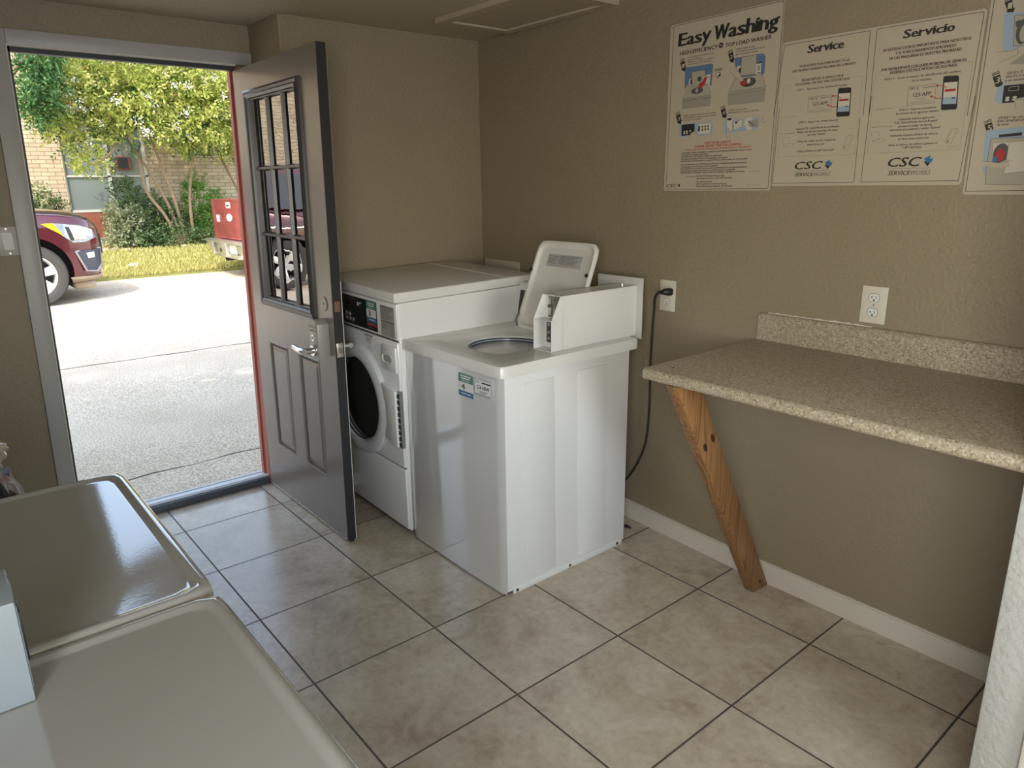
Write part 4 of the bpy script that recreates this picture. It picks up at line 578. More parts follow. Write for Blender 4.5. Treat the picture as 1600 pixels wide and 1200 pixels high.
# coin box at the right end
CB0, CB1, CBF, CBB, CBZ = 1.092, 1.193, -.590, -.116, 1.117
sh = 1.027
side = [(CBF, TZ), (CBB, TZ), (CBB, CBZ), (-.543, CBZ), (CBF, sh)]
bm = BM(); tk = .0022
for x in (CB0, CB1-tk): prism(bm, [(x, y, z) for y, z in side], (tk, 0, 0))
box(bm, (CB0, -.543, CBZ-tk), (CB1, CBB, CBZ)); box(bm, (CB0, CBF, TZ), (CB1, CBB, TZ+tk)); box(bm, (CB0, CBF+.001, sh-tk), (CB1, -.50, sh))
box(bm, (CB0, -.532, TZ), (CB1, -.529, CBZ))
coin = obj('coin_box', bm, mat('coin_box_enamel', (.72, .715, .68, 1), .28, noise=.02, nscale=8), t, deg=25)
bm = BM(); box(bm, (CB0+.030, -.540, sh+.004), (CB1-.004, -.532, CBZ-.006), bev=.001); cp = obj('coin_plate', bm, STEEL, coin)
bm = BM(); box(bm, (CB0+.048, -.5425, sh+.015), (CB0+.052, -.5395, CBZ-.012)); box(bm, (CB0+.032, -.5425, sh+.006), (CB0+.06, -.5395, sh+.011)); cyl(bm, (CB0+.044, -.552, 1.075), (CB0+.044, -.540, 1.075), .006, n=12); cyl(bm, (CB0+.066, -.543, 1.098), (CB0+.066, -.539, 1.098), .006, n=12); obj('coin_slot', bm, mat('dark_slot_metal', (.10, .10, .10, 1), .4), cp)
bm = BM(); box(bm, (CB0+.040, -.560, TZ+.028), (CB1-.004, -.532, sh-.004), bev=.002); rd = obj('card_reader', bm, mat('dark_blue_reader', (.035, .045, .065, 1), .3), coin)
for z in (TZ+.045, TZ+.068, sh-.02): bm = BM(); cyl(bm, (CB0+.055, -.5622, z), (CB0+.055, -.559, z), .0065, n=12); obj('reader_light', bm, GREYP, rd)
bm = BM(); cyl(bm, (CB1-.045, -.155, CBZ), (CB1-.045, -.155, CBZ+.005), .008, n=16); cyl(bm, (CB1-.045, -.155, CBZ+.004), (CB1-.045, -.155, CBZ+.007), .004, n=12); obj('box_lock', bm, CHROME, coin)
bm = BM(); CMx = lambda u, v, off=0.0: Vector((CB1+.0003+off, -.185+u/1000, 1.085+v/1000))
put_line(bm, [(0, 0), (22, 3), (24, 8), (10, 9)], 1.4, 0, CMx, .0004); obj('raised_mark', bm, PLASTIC, coin, smooth=False)
bm = BM(); box(bm, (.975, -.116, TZ-.012), (1.224, -.110, 1.147), bev=.002); obj('rear_plate', bm, mat('grey_back_plate', (.52, .51, .47, 1), .4), t)
# stickers on the front
WYF = WF-.0118
SM = lambda x0, z0, tilt=0: (lambda u, v, off=0.0: Vector((x0+u/1000, WF-.0105-off-.0012, z0+v/1000+tilt*u/1000)))
def number_sticker(parent, MAP, num, W, H, extra=False):
    its = [('p', R(0, H*.62, W, H), 1), ('p', R(0, 0, W, H*.24), 2),
           ('l', [(W*.16, H*.90), (W*.82, H*.90)], H*.055, 3), ('l', [(W*.22, H*.80), (W*.74, H*.80)], H*.055, 3), ('l', [(W*.26, H*.69), (W*.70, H*.69)], H*.02, 3),
           ('t', num, W*.20, H*.30, W*.24, H*.25, 'b', 4), ('l', [(W*.2, H*.13), (W*.85, H*.13)], H*.035, 3)]
    return sticker('number_sticker', parent, MAP, its, W, H, [GREEN, SBLUE, SWHITE, INK])
number_sticker(t, SM(.985, .758), '4', 92, 87)
its = [('t', 'CSC', 5, 48, 24, 6, 'b', 1), ('l', [(46, 50), (92, 50)], 5.5, 1), ('t', '224-HRW', 14, 24, 74, 14, 'b', 1), ('l', [(20, 17), (78, 17)], 1.4, 1), ('l', [(32, 12.5), (68, 12.5)], 2.4, 1), ('l', [(6, 6), (92, 6)], 1.6, 1), ('l', [(6, 2.6), (92, 2.6)], 1.2, 1)]
its += [('l', [(1, 1), (97, 1), (97, 60), (1, 60), (1, 1)], .9, 1)]
sticker('machine_sticker', t, SM(1.086, .782), its, 98, 61, [INK])

# ================================================================ front-loading dryer beside it
DX0, DX1, DF, DB, DZ = -.088, .566, -.876, -.150, 1.088
TILT = Matrix.Translation(Vector((.566, -.876, 0))) @ Matrix.Rotation(math.radians(1.1), 4, Vector((1, 0, 0))) @ Matrix.Rotation(math.radians(1.6), 4, Vector((0, 1, 0))) @ Matrix.Translation(Vector((-.566, .876, 0)))
t = thing('clothes_dryer', 'white front-loading dryer with round glass door and black control panel, numbered 3', 'dryer', (.24, -.52, 0))
def dobj(name, bm, m, parent=None, **k):
    return obj(name, bm, m, parent or t, **k)
bm = BM(); box(bm, (DX0, DF+.010, .02), (DX1, DB, 1.056), bev=.005); box(bm, (DX1-.001, -.700, .90), (DX1+.0012, -.70+.003, 1.055)); dobj('cabinet', bm, ENAMEL, t)
bm = BM(); box(bm, (DX0-.004, DF-.008, 1.058), (DX1+.004, DB+.03, 1.100), bev=.006, seg=3)
topq = [sq_ring((DX0+DX1)/2, (DF-.008+DB-.13)/2, .30, .26, 1.1003, 30, 64), sq_ring((DX0+DX1)/2, (DF-.008+DB-.13)/2, .296, .256, 1.0985, 30, 64)]
box(bm, (DX0+.0, -.286, 1.1000), (DX1-.0, -.2835, 1.1012)); dobj('top_panel', bm, ENAMEL2, t)
xf_ = lambda b: xf(b, TILT)
# three front sheets with dark joints
bm = BM(); box(bm, (DX0, DF, .90), (DX1, DF+.014, 1.054), bev=.005); fascia = dobj('control_fascia', bm, ENAMEL, t)
bm = BM(); box(bm, (DX0, DF-.004, .330), (DX1, DF+.012, .893), bev=.006); fp = dobj('front_panel', bm, ENAMEL, t)
bm = BM(); box(bm, (DX0, DF-.001, .030), (DX1, DF+.012, .322), bev=.006); dobj('lower_panel', bm, ENAMEL, t)
bm = BM(); box(bm, (DX0+.01, DF+.006, .02), (DX1-.01, DF+.013, 1.06)); dobj('joint_backing', bm, INK, t)
bm = BM(); box(bm, (DX0+.05, DF+.05, 0), (DX1-.05, DB-.05, .022)); dobj('base', bm, BLACK, t)
FM = lambda x0, z0: (lambda u, v, off=0.0: Vector((x0+u/1000, DF-.0006-off, z0+v/1000)))
MAPp = FM(.050, .910)
bm = BM(); put_raw(bm, R(0, 0, 358, 130), [(0, 1, 2, 3)], 0, MAPp, .0004)
put_line(bm, [(60, 12), (166, 12), (166, 122), (60, 122), (60, 12)], 1.4, 1, MAPp, .0009)
put_raw(bm, R(84, 84, 128, 112), [(0, 1, 2, 3)], 3, MAPp, .0009); put_line(bm, [(84, 84), (128, 84), (128, 112), (84, 112), (84, 84)], 1, 1, MAPp, .0011)
for x in (88, 102, 116): put_line(bm, [(x, 62), (x+7, 62)], 3, 1, MAPp, .0009)
pan = dobj('control_panel', bm, [mat('black_panel_print', (.02, .021, .024, 1), .3), GINK, SWHITE, mat('dark_display', (.012, .016, .016, 1), .15)], fascia, smooth=False)
for x, z, r in ((82, 46, 9), (112, 46, 9), (82, 25, 9), (112, 25, 9), (142, 24, 7.5)):
    bm = BM(); a = MAPp(x, z, .0005); cyl(bm, a, a+Vector((0, -.003, 0)), r/1000, n=16); dobj('button', bm, mat('grey_button', (.24, .24, .23, 1), .4), pan)
bm = BM(); a = MAPp(200, 104, .0005); cyl(bm, a, a+Vector((0, -.006, 0)), .012, n=20); b = a+Vector((0, -.006, 0)); box(bm, (b.x-.002, b.y-.001, b.z-.008), (b.x+.002, b.y, b.z+.008)); dobj('key_lock', bm, STEEL, pan)
number_sticker(pan, FM(.318, .946), '3', 84, 92)
bm = BM(); MAPr = FM(.318, .912); put_raw(bm, R(0, 18, 84, 32), [(0, 1, 2, 3)], 0, MAPr, .0012); put_line(bm, [(6, 25), (78, 25)], 3.5, 1, MAPr, .0014); put_line(bm, [(4, 10), (60, 10)], 2.5, 1, MAPr, .0014); dobj('red_sticker', bm, [RINK, GINK], pan, smooth=False)
its = [('l', [(4, 126), (108, 126)], 4, 1)] + [('l', [(5, 118-k*7), (100-(k*13) % 45, 118-k*7)], 2, 1) for k in range(7)] + [('l', [(4, 64), (108, 64)], 4, 1)] + [('l', [(8, 54-k*6), (60-(k*9) % 22, 54-k*6)], 2, 1) for k in range(4)] + [('l', [(76, 56), (100, 56), (100, 8), (76, 8), (76, 56)], 1.2, 1), ('l', [(84, 50), (84, 12)], 1.5, 1), ('l', [(92, 50), (92, 12)], 1.5, 1)]
sticker('instruction_label', fascia, FM(.438, .906), its, 111, 131, [mat('grey_print', (.12, .115, .11, 1), .5)], mat('grey_label', (.40, .385, .345, 1), .4))
MAPw = FM(.29, .815)
bm = BM(); put_raw(bm, R(0, 66, 74, 72), [(0, 1, 2, 3)], 0, MAPw, .0045)
for k in range(5): put_line(bm, [(8+(k*7) % 12, 60-k*5), (66-(k*11) % 18, 60-k*5)], 2, 0, MAPw, .0045)
put_line(bm, [(24, 34), (48, 34), (48, 14), (24, 14), (24, 34)], 1.4, 0, MAPw, .0045); put_line(bm, [(30, 20), (44, 30)], 2, 0, MAPw, .0045); put_line(bm, [(14, 8), (60, 8)], 2, 0, MAPw, .0045)
dobj('warning_print', bm, [GINK], fp, smooth=False)
# handle block with a recessed pull
bm = BM(); box(bm, (.440, DF-.014, .760), (.560, DF, .872), bev=.006); hb_ = dobj('handle_block', bm, ENAMEL, t)
bm = BM(); c = sq_ring(0, 0, .043, .021, 0, 4, 32)
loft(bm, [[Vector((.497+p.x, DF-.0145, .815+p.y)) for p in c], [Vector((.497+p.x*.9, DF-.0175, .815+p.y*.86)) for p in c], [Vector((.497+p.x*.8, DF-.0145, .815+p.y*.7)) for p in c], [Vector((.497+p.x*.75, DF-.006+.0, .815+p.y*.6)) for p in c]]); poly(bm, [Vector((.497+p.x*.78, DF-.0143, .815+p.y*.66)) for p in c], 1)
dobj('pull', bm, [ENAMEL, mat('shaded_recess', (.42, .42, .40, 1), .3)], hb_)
# round door: ring, dark glass, hinge plate
DCX, DCZ = .212, .571
bm = BM(); lathe(bm, [(.262, 0), (.262, .012), (.256, .022), (.238, .030), (.215, .032), (.204, .026), (.198, .012), (.196, -.004)], (DCX, DF-.003, DCZ), (0, -1, 0), n=72); door = dobj('door_ring', bm, mat('door_ring_plastic', (.60, .605, .60, 1), .3), t)
bm = BM(); lathe(bm, [(.0, .012), (.06, .0125), (.12, .0115), (.17, .008), (.198, .0)], (DCX, DF-.006, DCZ), (0, -1, 0), n=64); gl = mat('smoked_glass', (.028, .027, .025, 1), .06, spec=.6); dobj('door_glass', bm, gl, door)
bm = BM(); lathe(bm, [(.200, .010), (.197, .017), (.191, .012)], (DCX, DF-.003, DCZ), (0, -1, 0), n=64); dobj('gasket', bm, CHROME, door)
bm = BM(); prism(bm, [(.440, DF-.004, .700), (.556, DF-.004, .682), (.556, DF-.004, .430), (.455, DF-.004, .452), (.468, DF-.004, .52), (.470, DF-.004, .60)], (0, -.022, 0), bev=.004); dobj('hinge_plate', bm, ENAMEL, door)
bm = BM(); box(bm, (.556, DF-.012, .428), (.574, DF+.004, .684)); 
for k in range(9): box(bm, (.557, DF-.016, .435+k*.0275), (.573, DF-.012, .452+k*.0275), mi=1)
dobj('hinge', bm, [mat('hinge_steel', (.30, .30, .29, 1), .4, metal=.6), INK], door)
# settle the dryer on its uneven feet
t.rotation_euler = TILT.to_euler(); t.location = TILT @ Vector(t.location); t.location.z += .003

# ================================================================ the two machines in the foreground
def low_machine(name, label, x0, x1, coin=False):
    F_, B_, Z_ = -2.088, -2.80, .905
    t = thing(name, label, 'laundry machine', ((x0+x1)/2, -2.44, 0))
    bm = BM(); box(bm, (x0+.006, B_+.01, .015), (x1-.006, F_-.012, Z_-.045), bev=.006); obj('cabinet', bm, ENAMEL, t)
    bm = BM(); box(bm, (x0+.05, B_+.05, 0), (x1-.05, F_-.05, .017)); obj('base', bm, BLACK, t)
    bm = BM(); cx, cy, ax, ay = (x0+x1)/2, (F_+B_)/2, (x1-x0)/2-.0015, (F_-B_)/2
    rg = lambda ins, z, p: sq_ring(cx, cy, ax-ins, ay-ins, z, p, 120)
    loft(bm, [rg(0, Z_-.045, 34), rg(0, Z_-.010, 34), rg(.002, Z_-.004, 34), rg(.006, Z_-.0005, 34), rg(.012, Z_+.001, 32), rg(.018, Z_, 30), rg(.024, Z_-.0035, 26), rg(.030, Z_-.004, 24)], cap0=True, cap1=True)
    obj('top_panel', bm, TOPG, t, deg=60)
    bm = BM(); lathe(bm, [(.24, 0), (.24, .02), (.20, .025), (.19, .0)], (cx, F_-.012, .5), (0, 1, 0), n=48); dr = obj('door_ring', bm, PLASTIC, t)
    bm = BM(); lathe(bm, [(0, .006), (.195, .004)], (cx, F_-.012, .5), (0, 1, 0), n=48); obj('door_glass', bm, gl, dr)
    if coin:
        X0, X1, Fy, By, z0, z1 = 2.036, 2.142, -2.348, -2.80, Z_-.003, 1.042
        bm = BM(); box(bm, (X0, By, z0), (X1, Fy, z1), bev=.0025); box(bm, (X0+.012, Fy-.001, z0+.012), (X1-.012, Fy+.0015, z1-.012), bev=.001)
        c = obj('coin_box', bm, mat('coin_box_shaded_grey', (.235, .265, .285, 1), .4), t, deg=25)  # box colour greyed and darkened to carry the shade on it
        bm = BM(); cyl(bm, (X1, -2.378, .985), (X1+.001, -2.378, .985), .0018, n=8); obj('chip', bm, INK, c)
        bm = BM(); box(bm, (X0+.03, Fy+.001, z0+.04), (X1-.03, Fy+.004, z1-.03), bev=.001); obj('card_reader', bm, BLACK, c)
    return t
TOPG = mat('glossy_enamel_shaded', (.315, .305, .28, 1), .05, noise=.03, nscale=7, bump=.02, bscale=160, spec=.7, coat=1.0)  # white enamel with the shade over the tops put into its colour
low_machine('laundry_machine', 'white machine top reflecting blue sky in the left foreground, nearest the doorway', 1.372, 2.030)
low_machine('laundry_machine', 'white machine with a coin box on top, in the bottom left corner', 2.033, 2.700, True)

# ================================================================ trash bag
def crumple(bm, c, rx, ry, rz, seed, amp=.05, fr=9, sub=5):
    from mathutils import noise
    b2 = bmesh.new(); bmesh.ops.create_icosphere(b2, subdivisions=sub, radius=1)
    for v in b2.verts:
        n = v.co.normalized(); q = n*fr*.35+Vector((seed, seed*2, 0))
        r = 1 + amp*2.2*noise.noise(q) + amp*1.6*abs(noise.noise(n*fr*.8+Vector((seed, 0, 3)))) + amp*.7*abs(noise.noise(n*fr*2.2+Vector((0, seed, 1))))
        v.co = Vector((n.x*rx*r, n.y*ry*r, n.z*rz*r)) + Vector(c)
    merge(bm, b2)
t = thing('trash_bag', 'full black and beige plastic trash bag by the left wall, past the foreground machine', 'trash bag', (.86, -2.50, 0))
BAGM = mat('black_bag_plastic', (.010, .011, .014, 1), .36, spec=.3, bump=.5, bscale=40)
bm = BM(); crumple(bm, (.90, -2.50, .50), .30, .278, .43, 3.1, .045); [setattr(v.co, 'z', max(v.co.z, .002)) for v in bm.verts]; obj('bag_body', bm, BAGM, t, deg=180)
bm = BM(); crumple(bm, (.80, -2.475, .845), .20, .200, .075, 8.4, .06); obj('beige_bag', bm, mat('beige_bag_plastic', (.50, .42, .32, 1), .22, noise=.15, nscale=14, bump=.5, bscale=50), t, deg=180)
bm = BM(); crumple(bm, (.80, -2.48, .905), .10, .13, .055, 5.2, .12); obj('bag_knot', bm, BAGM, t, deg=180)
# ================================================================ the open half-glazed door
DW = mat('grey_door_paint', (.22, .19, .16, 1), .26, noise=.05, nscale=14, bump=.10, bscale=22, spec=.5)
DEDGE = mat('dark_door_edge', (.016, .016, .018, 1), .5, noise=.2, nscale=40)
GLASS = bpy.data.materials.new('window_glass'); GLASS.use_nodes = True
_t = GLASS.node_tree; _t.nodes.clear(); _o = _t.nodes.new('ShaderNodeOutputMaterial'); _m = _t.nodes.new('ShaderNodeMixShader'); _f = _t.nodes.new('ShaderNodeFresnel'); _f.inputs[0].default_value = 4.2
_g = _t.nodes.new('ShaderNodeBsdfGlossy'); _g.inputs['Roughness'].default_value = .0; _tr = _t.nodes.new('ShaderNodeBsdfTransparent'); _tr.inputs[0].default_value = (.86, .89, .88, 1)
_n = _t.nodes.new('ShaderNodeTexNoise'); _n.inputs['Scale'].default_value = 7; _tc = _t.nodes.new('ShaderNodeTexCoord'); _b = _t.nodes.new('ShaderNodeBump'); _b.inputs['Strength'].default_value = .05; _b.inputs['Distance'].default_value = .01
for a, b in ((_tc.outputs['Object'], _n.inputs['Vector']), (_n.outputs[0], _b.inputs['Height']), (_b.outputs[0], _g.inputs['Normal']), (_f.outputs[0], _m.inputs[0]), (_tr.outputs[0], _m.inputs[1]), (_g.outputs[0], _m.inputs[2]), (_m.outputs[0], _o.inputs[0])): _t.links.new(a, b)
HX, FX, DY, DT, DH0, DH1 = -.440, .430, -1.111, .044, .008, 2.040
t = thing('door_1', 'grey half-glazed entry door standing open into the room', 'door', (HX, DY, 0), None, 'structure')
def dpos(x, y, z): return Vector((x, y, z))
def dbox(bm, x0, x1, z0, z1, y0, y1, mi=0, bev=0): box(bm, (x0, y0, z0), (x1, y1, z1), mi, bev)
y0, y1 = DY, DY+DT
WXa, WXb, WZa, WZb = -.270, .236, 1.020, 1.898          # glazed opening
bm = BM()
dbox(bm, HX, FX, DH0, WZa, y0+.0155, y1-.0155); dbox(bm, HX, FX, WZb, DH1, y0+.0155, y1-.0155); dbox(bm, HX, WXa, WZa, WZb, y0+.0155, y1-.0155); dbox(bm, WXb, FX, WZa, WZb, y0+.0155, y1-.0155)
# dark edges: free edge and hinge edge
dbox(bm, FX-.0005, FX+.001, DH0, DH1, y0+.002, y1-.002, 1); dbox(bm, HX-.001, HX+.0005, DH0, DH1, y0+.002, y1-.002, 1); dbox(bm, HX, FX, DH1-.0005, DH1+.001, y0+.002, y1-.002, 1)
# faces with the two sunk panels cut out
P1, P2 = (-.283, -.064, .262, .802), (.055, .271, .262, .800)
for (ya, yb) in ((y0, y0+.016), (y1-.016, y1)):
    for a in ((HX, P1[0], DH0, WZa), (P1[1], P2[0], DH0, WZa), (P2[1], FX, DH0, WZa), (P1[0], P1[1], DH0, P1[2]), (P1[0], P1[1], P1[3], WZa), (P2[0], P2[1], DH0, P2[2]), (P2[0], P2[1], P2[3], WZa),
              (HX, WXa, WZa, DH1), (WXb, FX, WZa, DH1), (WXa, WXb, WZb, DH1)): dbox(bm, a[0], a[1], a[2], a[3], ya, yb)
leaf = obj('door_leaf', bm, [DW, DEDGE], t)
DGAP = mat('dark_groove_paint', (.07, .066, .065, 1), .35)
for P_ in (P1, P2):
    for sgn, ys in ((1, y0), (-1, y1)):
        bm = BM(); a, b_, c, d_ = P_
        rr = lambda i, dy: [Vector((a+i, ys+sgn*dy, c+i)), Vector((b_-i, ys+sgn*dy, c+i)), Vector((b_-i, ys+sgn*dy, d_-i)), Vector((a+i, ys+sgn*dy, d_-i))]
        loft(bm, [rr(0, 0), rr(.004, -.003), rr(.009, -.002), rr(.011, .014), rr(.019, .014), rr(.023, .006), rr(.042, .0015)], cap1=True)
        obj('raised_panel', bm, DW, t, smooth=False)
# raised frame round the glass with its grille, and the panes
for sgn, ys in ((1, y0), (-1, y1)):
    bm = BM(); a, b_, c, d_ = -.312, .278, .978, 1.940
    rr = lambda i, dy: [Vector((a+i, ys+sgn*dy, c+i)), Vector((b_-i, ys+sgn*dy, c+i)), Vector((b_-i, ys+sgn*dy, d_-i)), Vector((a+i, ys+sgn*dy, d_-i))]
    loft(bm, [rr(0, .001), rr(.001, -.010), rr(.010, -.016), rr(.020, -.012), rr(.026, -.016), rr(.036, -.010), rr(.042, .006), rr(.044, .016)])
    gf = obj('glass_frame', bm, mat('dark_frame_paint', (.06, .056, .055, 1), .28) if sgn == 1 else DW, t, smooth=False)
    bm = BM(); ym = ys+sgn*.0190
    for xm in (-.100, .068):
        prism(bm, [(xm-.011, ym, WZa), (xm-.005, ym-sgn*.013, WZa), (xm+.005, ym-sgn*.013, WZa), (xm+.011, ym, WZa)], (0, 0, WZb-WZa))
    for zm in (1.312, 1.605):
        prism(bm, [(WXa, ym, zm-.011), (WXa, ym-sgn*.013, zm-.005), (WXa, ym-sgn*.013, zm+.005), (WXa, ym, zm+.011)], (WXb-WXa, 0, 0))
    obj('grille', bm, mat('grille_paint', (.05, .048, .048, 1), .3), gf, smooth=False)
xs = [WXa, -.100, .068, WXb]; zs = [WZa, 1.312, 1.605, WZb]
for i in range(3):
    for k in range(3):
        bm = BM(); box(bm, (xs[i], DY+.0195, zs[k]), (xs[i+1], DY+.0245, zs[k+1]))
        # each old pane sits at its own slight angle
        an = (random.random()-.5)*.012; bz = (random.random()-.5)*.008
        c = Vector(((xs[i]+xs[i+1])/2, DY+.022, (zs[k]+zs[k+1])/2))
        xf(bm, Matrix.Translation(c) @ Matrix.Rotation(an, 4, 'Z') @ Matrix.Rotation(bz, 4, 'X') @ Matrix.Translation(-c))
        obj('pane', bm, GLASS, t)
# keypad lock with lever, latch, blanking rose, outside lever
LKX0, LKX1, LZ0, LZ1 = .306, .388, .838, .992
bm = BM(); LKF = DY-.052
pf = [(LKX0, LZ0), (LKX1, LZ0), (LKX1, LZ1-.016), ((LKX0+LKX1)/2+.016, LZ1), ((LKX0+LKX1)/2-.016, LZ1), (LKX0, LZ1-.016)]
prism(bm, [(x, DY, z) for x, z in pf], (0, LKF-DY, 0), bev=.003); lk = obj('keypad_lock', bm, mat('satin_lock_metal', (.36, .34, .31, 1), .35, metal=.25), t)
for r_ in range(2):
    for c_ in range(5): bm = BM(); a = Vector((LKX0+.014+c_*.0135, LKF, LZ1-.030-r_*.016)); cyl(bm, a, a+Vector((0, -.004, 0)), .0045, n=10); obj('keypad_button', bm, GREYP, lk)
bm = BM(); a = Vector(((LKX0+LKX1)/2, LKF, LZ1-.075)); cyl(bm, a, a+Vector((0, -.004, 0)), .013, n=20); cyl(bm, a+Vector((0, -.004, 0)), a+Vector((0, -.006, 0)), .007, mi=1, n=14); obj('key_cylinder', bm, [CHROME, GREYP], lk)
bm = BM(); a = Vector((LKX0+.046, LKF, .866)); cyl(bm, a, a+Vector((0, -.012, 0)), .024, n=24); tube(bm, [a, a+Vector((0, -.050, 0))], [.0135, .0125], n=18); b_ = a+Vector((0, -.052, 0))
tube(bm, [b_+Vector((.012, 0, 0)), b_, b_+Vector((-.03, -.006, .003)), b_+Vector((-.075, -.006, .008)), b_+Vector((-.105, .002, .010))], [.013, .0155, .013, .011, .007], n=14); obj('lever', bm, CHROME, lk)
bm = BM(); cyl(bm, (.357, DY+.0005, 1.055), (.357, DY-.004, 1.055), .030, n=32); cyl(bm, (.357, DY-.004, 1.055), (.357, DY-.006, 1.055), .006, n=12); obj('blanking_rose', bm, DW, t)
bm = BM(); box(bm, (FX, DY+.008, .838), (FX+.003, DY+.036, .898), bev=.001); lt = obj('latch_plate', bm, BRASS, t)
bm = BM(); prism(bm, [(FX+.002, DY+.014, .858), (FX+.002, DY+.030, .858), (FX+.013, DY+.030, .858)], (0, 0, .022)); [cyl(bm, (FX+.003, DY+.022, z), (FX+.0042, DY+.022, z), .004, n=10) for z in (.846, .890)]; obj('latch_bolt', bm, CHROME, lt)
bm = BM(); cyl(bm, (FX+.0005, DY+.022, 1.047), (FX+.002, DY+.022, 1.047), .013, n=20); box(bm, (FX+.0005, DY+.010, 1.028), (FX+.0016, DY+.034, 1.070)); obj('old_bolt_hole', bm, mat('rusty_bare_wood', (.20, .09, .055, 1), .6, noise=.4, nscale=90), t)
bm = BM(); box(bm, (LKX0+.01, y1, .80), (LKX1-.004, y1+.012, .95), bev=.004); a = Vector((LKX0+.046, y1+.012, .866)); tube(bm, [a, a+Vector((0, .046, 0))], .013, n=16); b_ = a+Vector((0, .050, 0)); tube(bm, [b_+Vector((.01, 0, 0)), b_, b_+Vector((-.1, .004, 0))], [.012, .0145, .011], n=14); obj('outside_lever', bm, STEEL, t)
for z in (.25, 1.03, 1.80):
    bm = BM(); cyl(bm, (HX-.002, y1+.006, z-.045), (HX-.002, y1+.006, z+.045), .006, n=10); box(bm, (HX-.002, DY+.012, z-.045), (HX+.003, y1+.004, z+.045)); obj('hinge', bm, STEEL, t)
bm = BM(); box(bm, (HX+.01, DY+.012, .0005), (FX+.006, DY+.030, DH0+.002)); obj('bottom_sweep', bm, BLACK, t)
bm = BM()
for k in range(40):
    x = HX+.01+k*(FX-HX-.02)/40; box(bm, (x, DY-.0012, DH0), (x+.022, DY+.002, DH0+.003+random.random()*.004))
box(bm, (FX-.001, y1-.0022, DH0), (FX+.0018, y1+.0008, 1.15)); obj('worn_edge', bm, EDGEW, t)
t.rotation_euler = (-math.atan(.016), 0, 0)
# ================================================================ outside: drive, lawn, facade
rng = np.random.default_rng(5)
def concrete_material():
    m = bpy.data.materials.new('worn_concrete'); m.use_nodes = True; t = m.node_tree; p = t.nodes['Principled BSDF']; L = t.links.new
    tc = N(t, 'ShaderNodeTexCoord'); n = N(t, 'ShaderNodeTexNoise'); n.inputs['Scale'].default_value = 1.4; n.inputs['Detail'].default_value = 7; L(tc.outputs['Object'], n.inputs['Vector'])
    n2 = N(t, 'ShaderNodeTexNoise'); n2.inputs['Scale'].default_value = 95; n2.inputs['Detail'].default_value = 4; L(tc.outputs['Object'], n2.inputs['Vector'])
    c = ramp(t, n.outputs[0], [(.3, (.66, .56, .42, 1)), (.7, (.82, .72, .56, 1))])
    mm = N(t, 'ShaderNodeMix', data_type='RGBA', blend_type='MULTIPLY'); mm.inputs[0].default_value = .8; L(c, mm.inputs[6]); L(ramp(t, n2.outputs[0], [(.38, (.42, .40, .37, 1)), (.58, (1, 1, 1, 1))]), mm.inputs[7])
    L(mm.outputs[2], p.inputs['Base Color']); p.inputs['Roughness'].default_value = .85
    b = N(t, 'ShaderNodeBump'); b.inputs['Strength'].default_value = .6; b.inputs['Distance'].default_value = .004; L(n2.outputs[0], b.inputs['Height']); L(b.outputs[0], p.inputs['Normal']); return m
CONC = concrete_material()
def gz(x):                                    # height of the drive
    return float(np.interp(x, [-30, -10.4, -7.8, -5.5, -.5], [.06, .06, .055, .0, -.03]))
bm = BM(); xs_ = [-.545, -2.5, -5.5, -7.8, -10.42]
loft(bm, [[Vector((x, y, gz(x))) for y in (-40, 30)] for x in xs_], closed=False); struct('driveway', bm, CONC)
CRK = mat('dark_joint', (.10, .09, .08, 1), .9)
bm = BM()
for (xa_, xb2, y0, y1, wd) in ((-4.20, -4.13, -5, 4, .022), (-1.07, -1.11, -4, 3, .010)):
    pr = None
    for k in range(61):
        s = k/60; y = y0+(y1-y0)*s; x = xa_+(xb2-xa_)*s + .012*math.sin(k*1.7)+.01*(random.random()-.5); ww = wd*(.35+random.random())
        if pr: quad(bm, (pr[0], pr[1], gz(pr[0])+.002), (x, y, gz(x)+.002), (x+ww, y, gz(x)+.002), (pr[0]+pr[2], pr[1], gz(pr[0])+.002))
        pr = (x, y, ww)
o = struct('driveway_joint', bm, CRK)
# lawn that rises to the house, with a low kerb
def lz(x): return float(np.interp(x, [-14.4, -13.2, -10.42], [.46, .42, .10]))
GRASSB = mat('lawn_soil', (.26, .27, .08, 1), .95, noise=.3, nscale=5)
bm = BM(); loft(bm, [[Vector((x, y, lz(x) if x > -10.5 or x < -10.43 else lz(x))) for y in np.linspace(-30, 30, 3)] for x in (-10.42, -11.5, -13.2, -14.6)], closed=False)
box(bm, (-10.43, -30, 0), (-10.41, 30, .098)); struct('lawn', bm, GRASSB)
def leaf_material(name, c0, c1, c2, trans=.35):
    m = bpy.data.materials.new(name); m.use_nodes = True; t = m.node_tree; t.nodes.clear(); L = t.links.new
    o = N(t, 'ShaderNodeOutputMaterial'); g = N(t, 'ShaderNodeNewGeometry'); c = ramp(t, g.outputs['Random Per Island'], [(0, c0), (.5, c1), (1, c2)])
    d = N(t, 'ShaderNodeBsdfPrincipled'); d.inputs['Roughness'].default_value = .42; d.inputs['Specular IOR Level'].default_value = .4; L(c, d.inputs['Base Color'])
    tr = N(t, 'ShaderNodeBsdfTranslucent'); L(c, tr.inputs[0]); mx = N(t, 'ShaderNodeMixShader'); mx.inputs[0].default_value = trans
    L(d.outputs[0], mx.inputs[1]); L(tr.outputs[0], mx.inputs[2]); L(mx.outputs[0], o.inputs[0]); return m
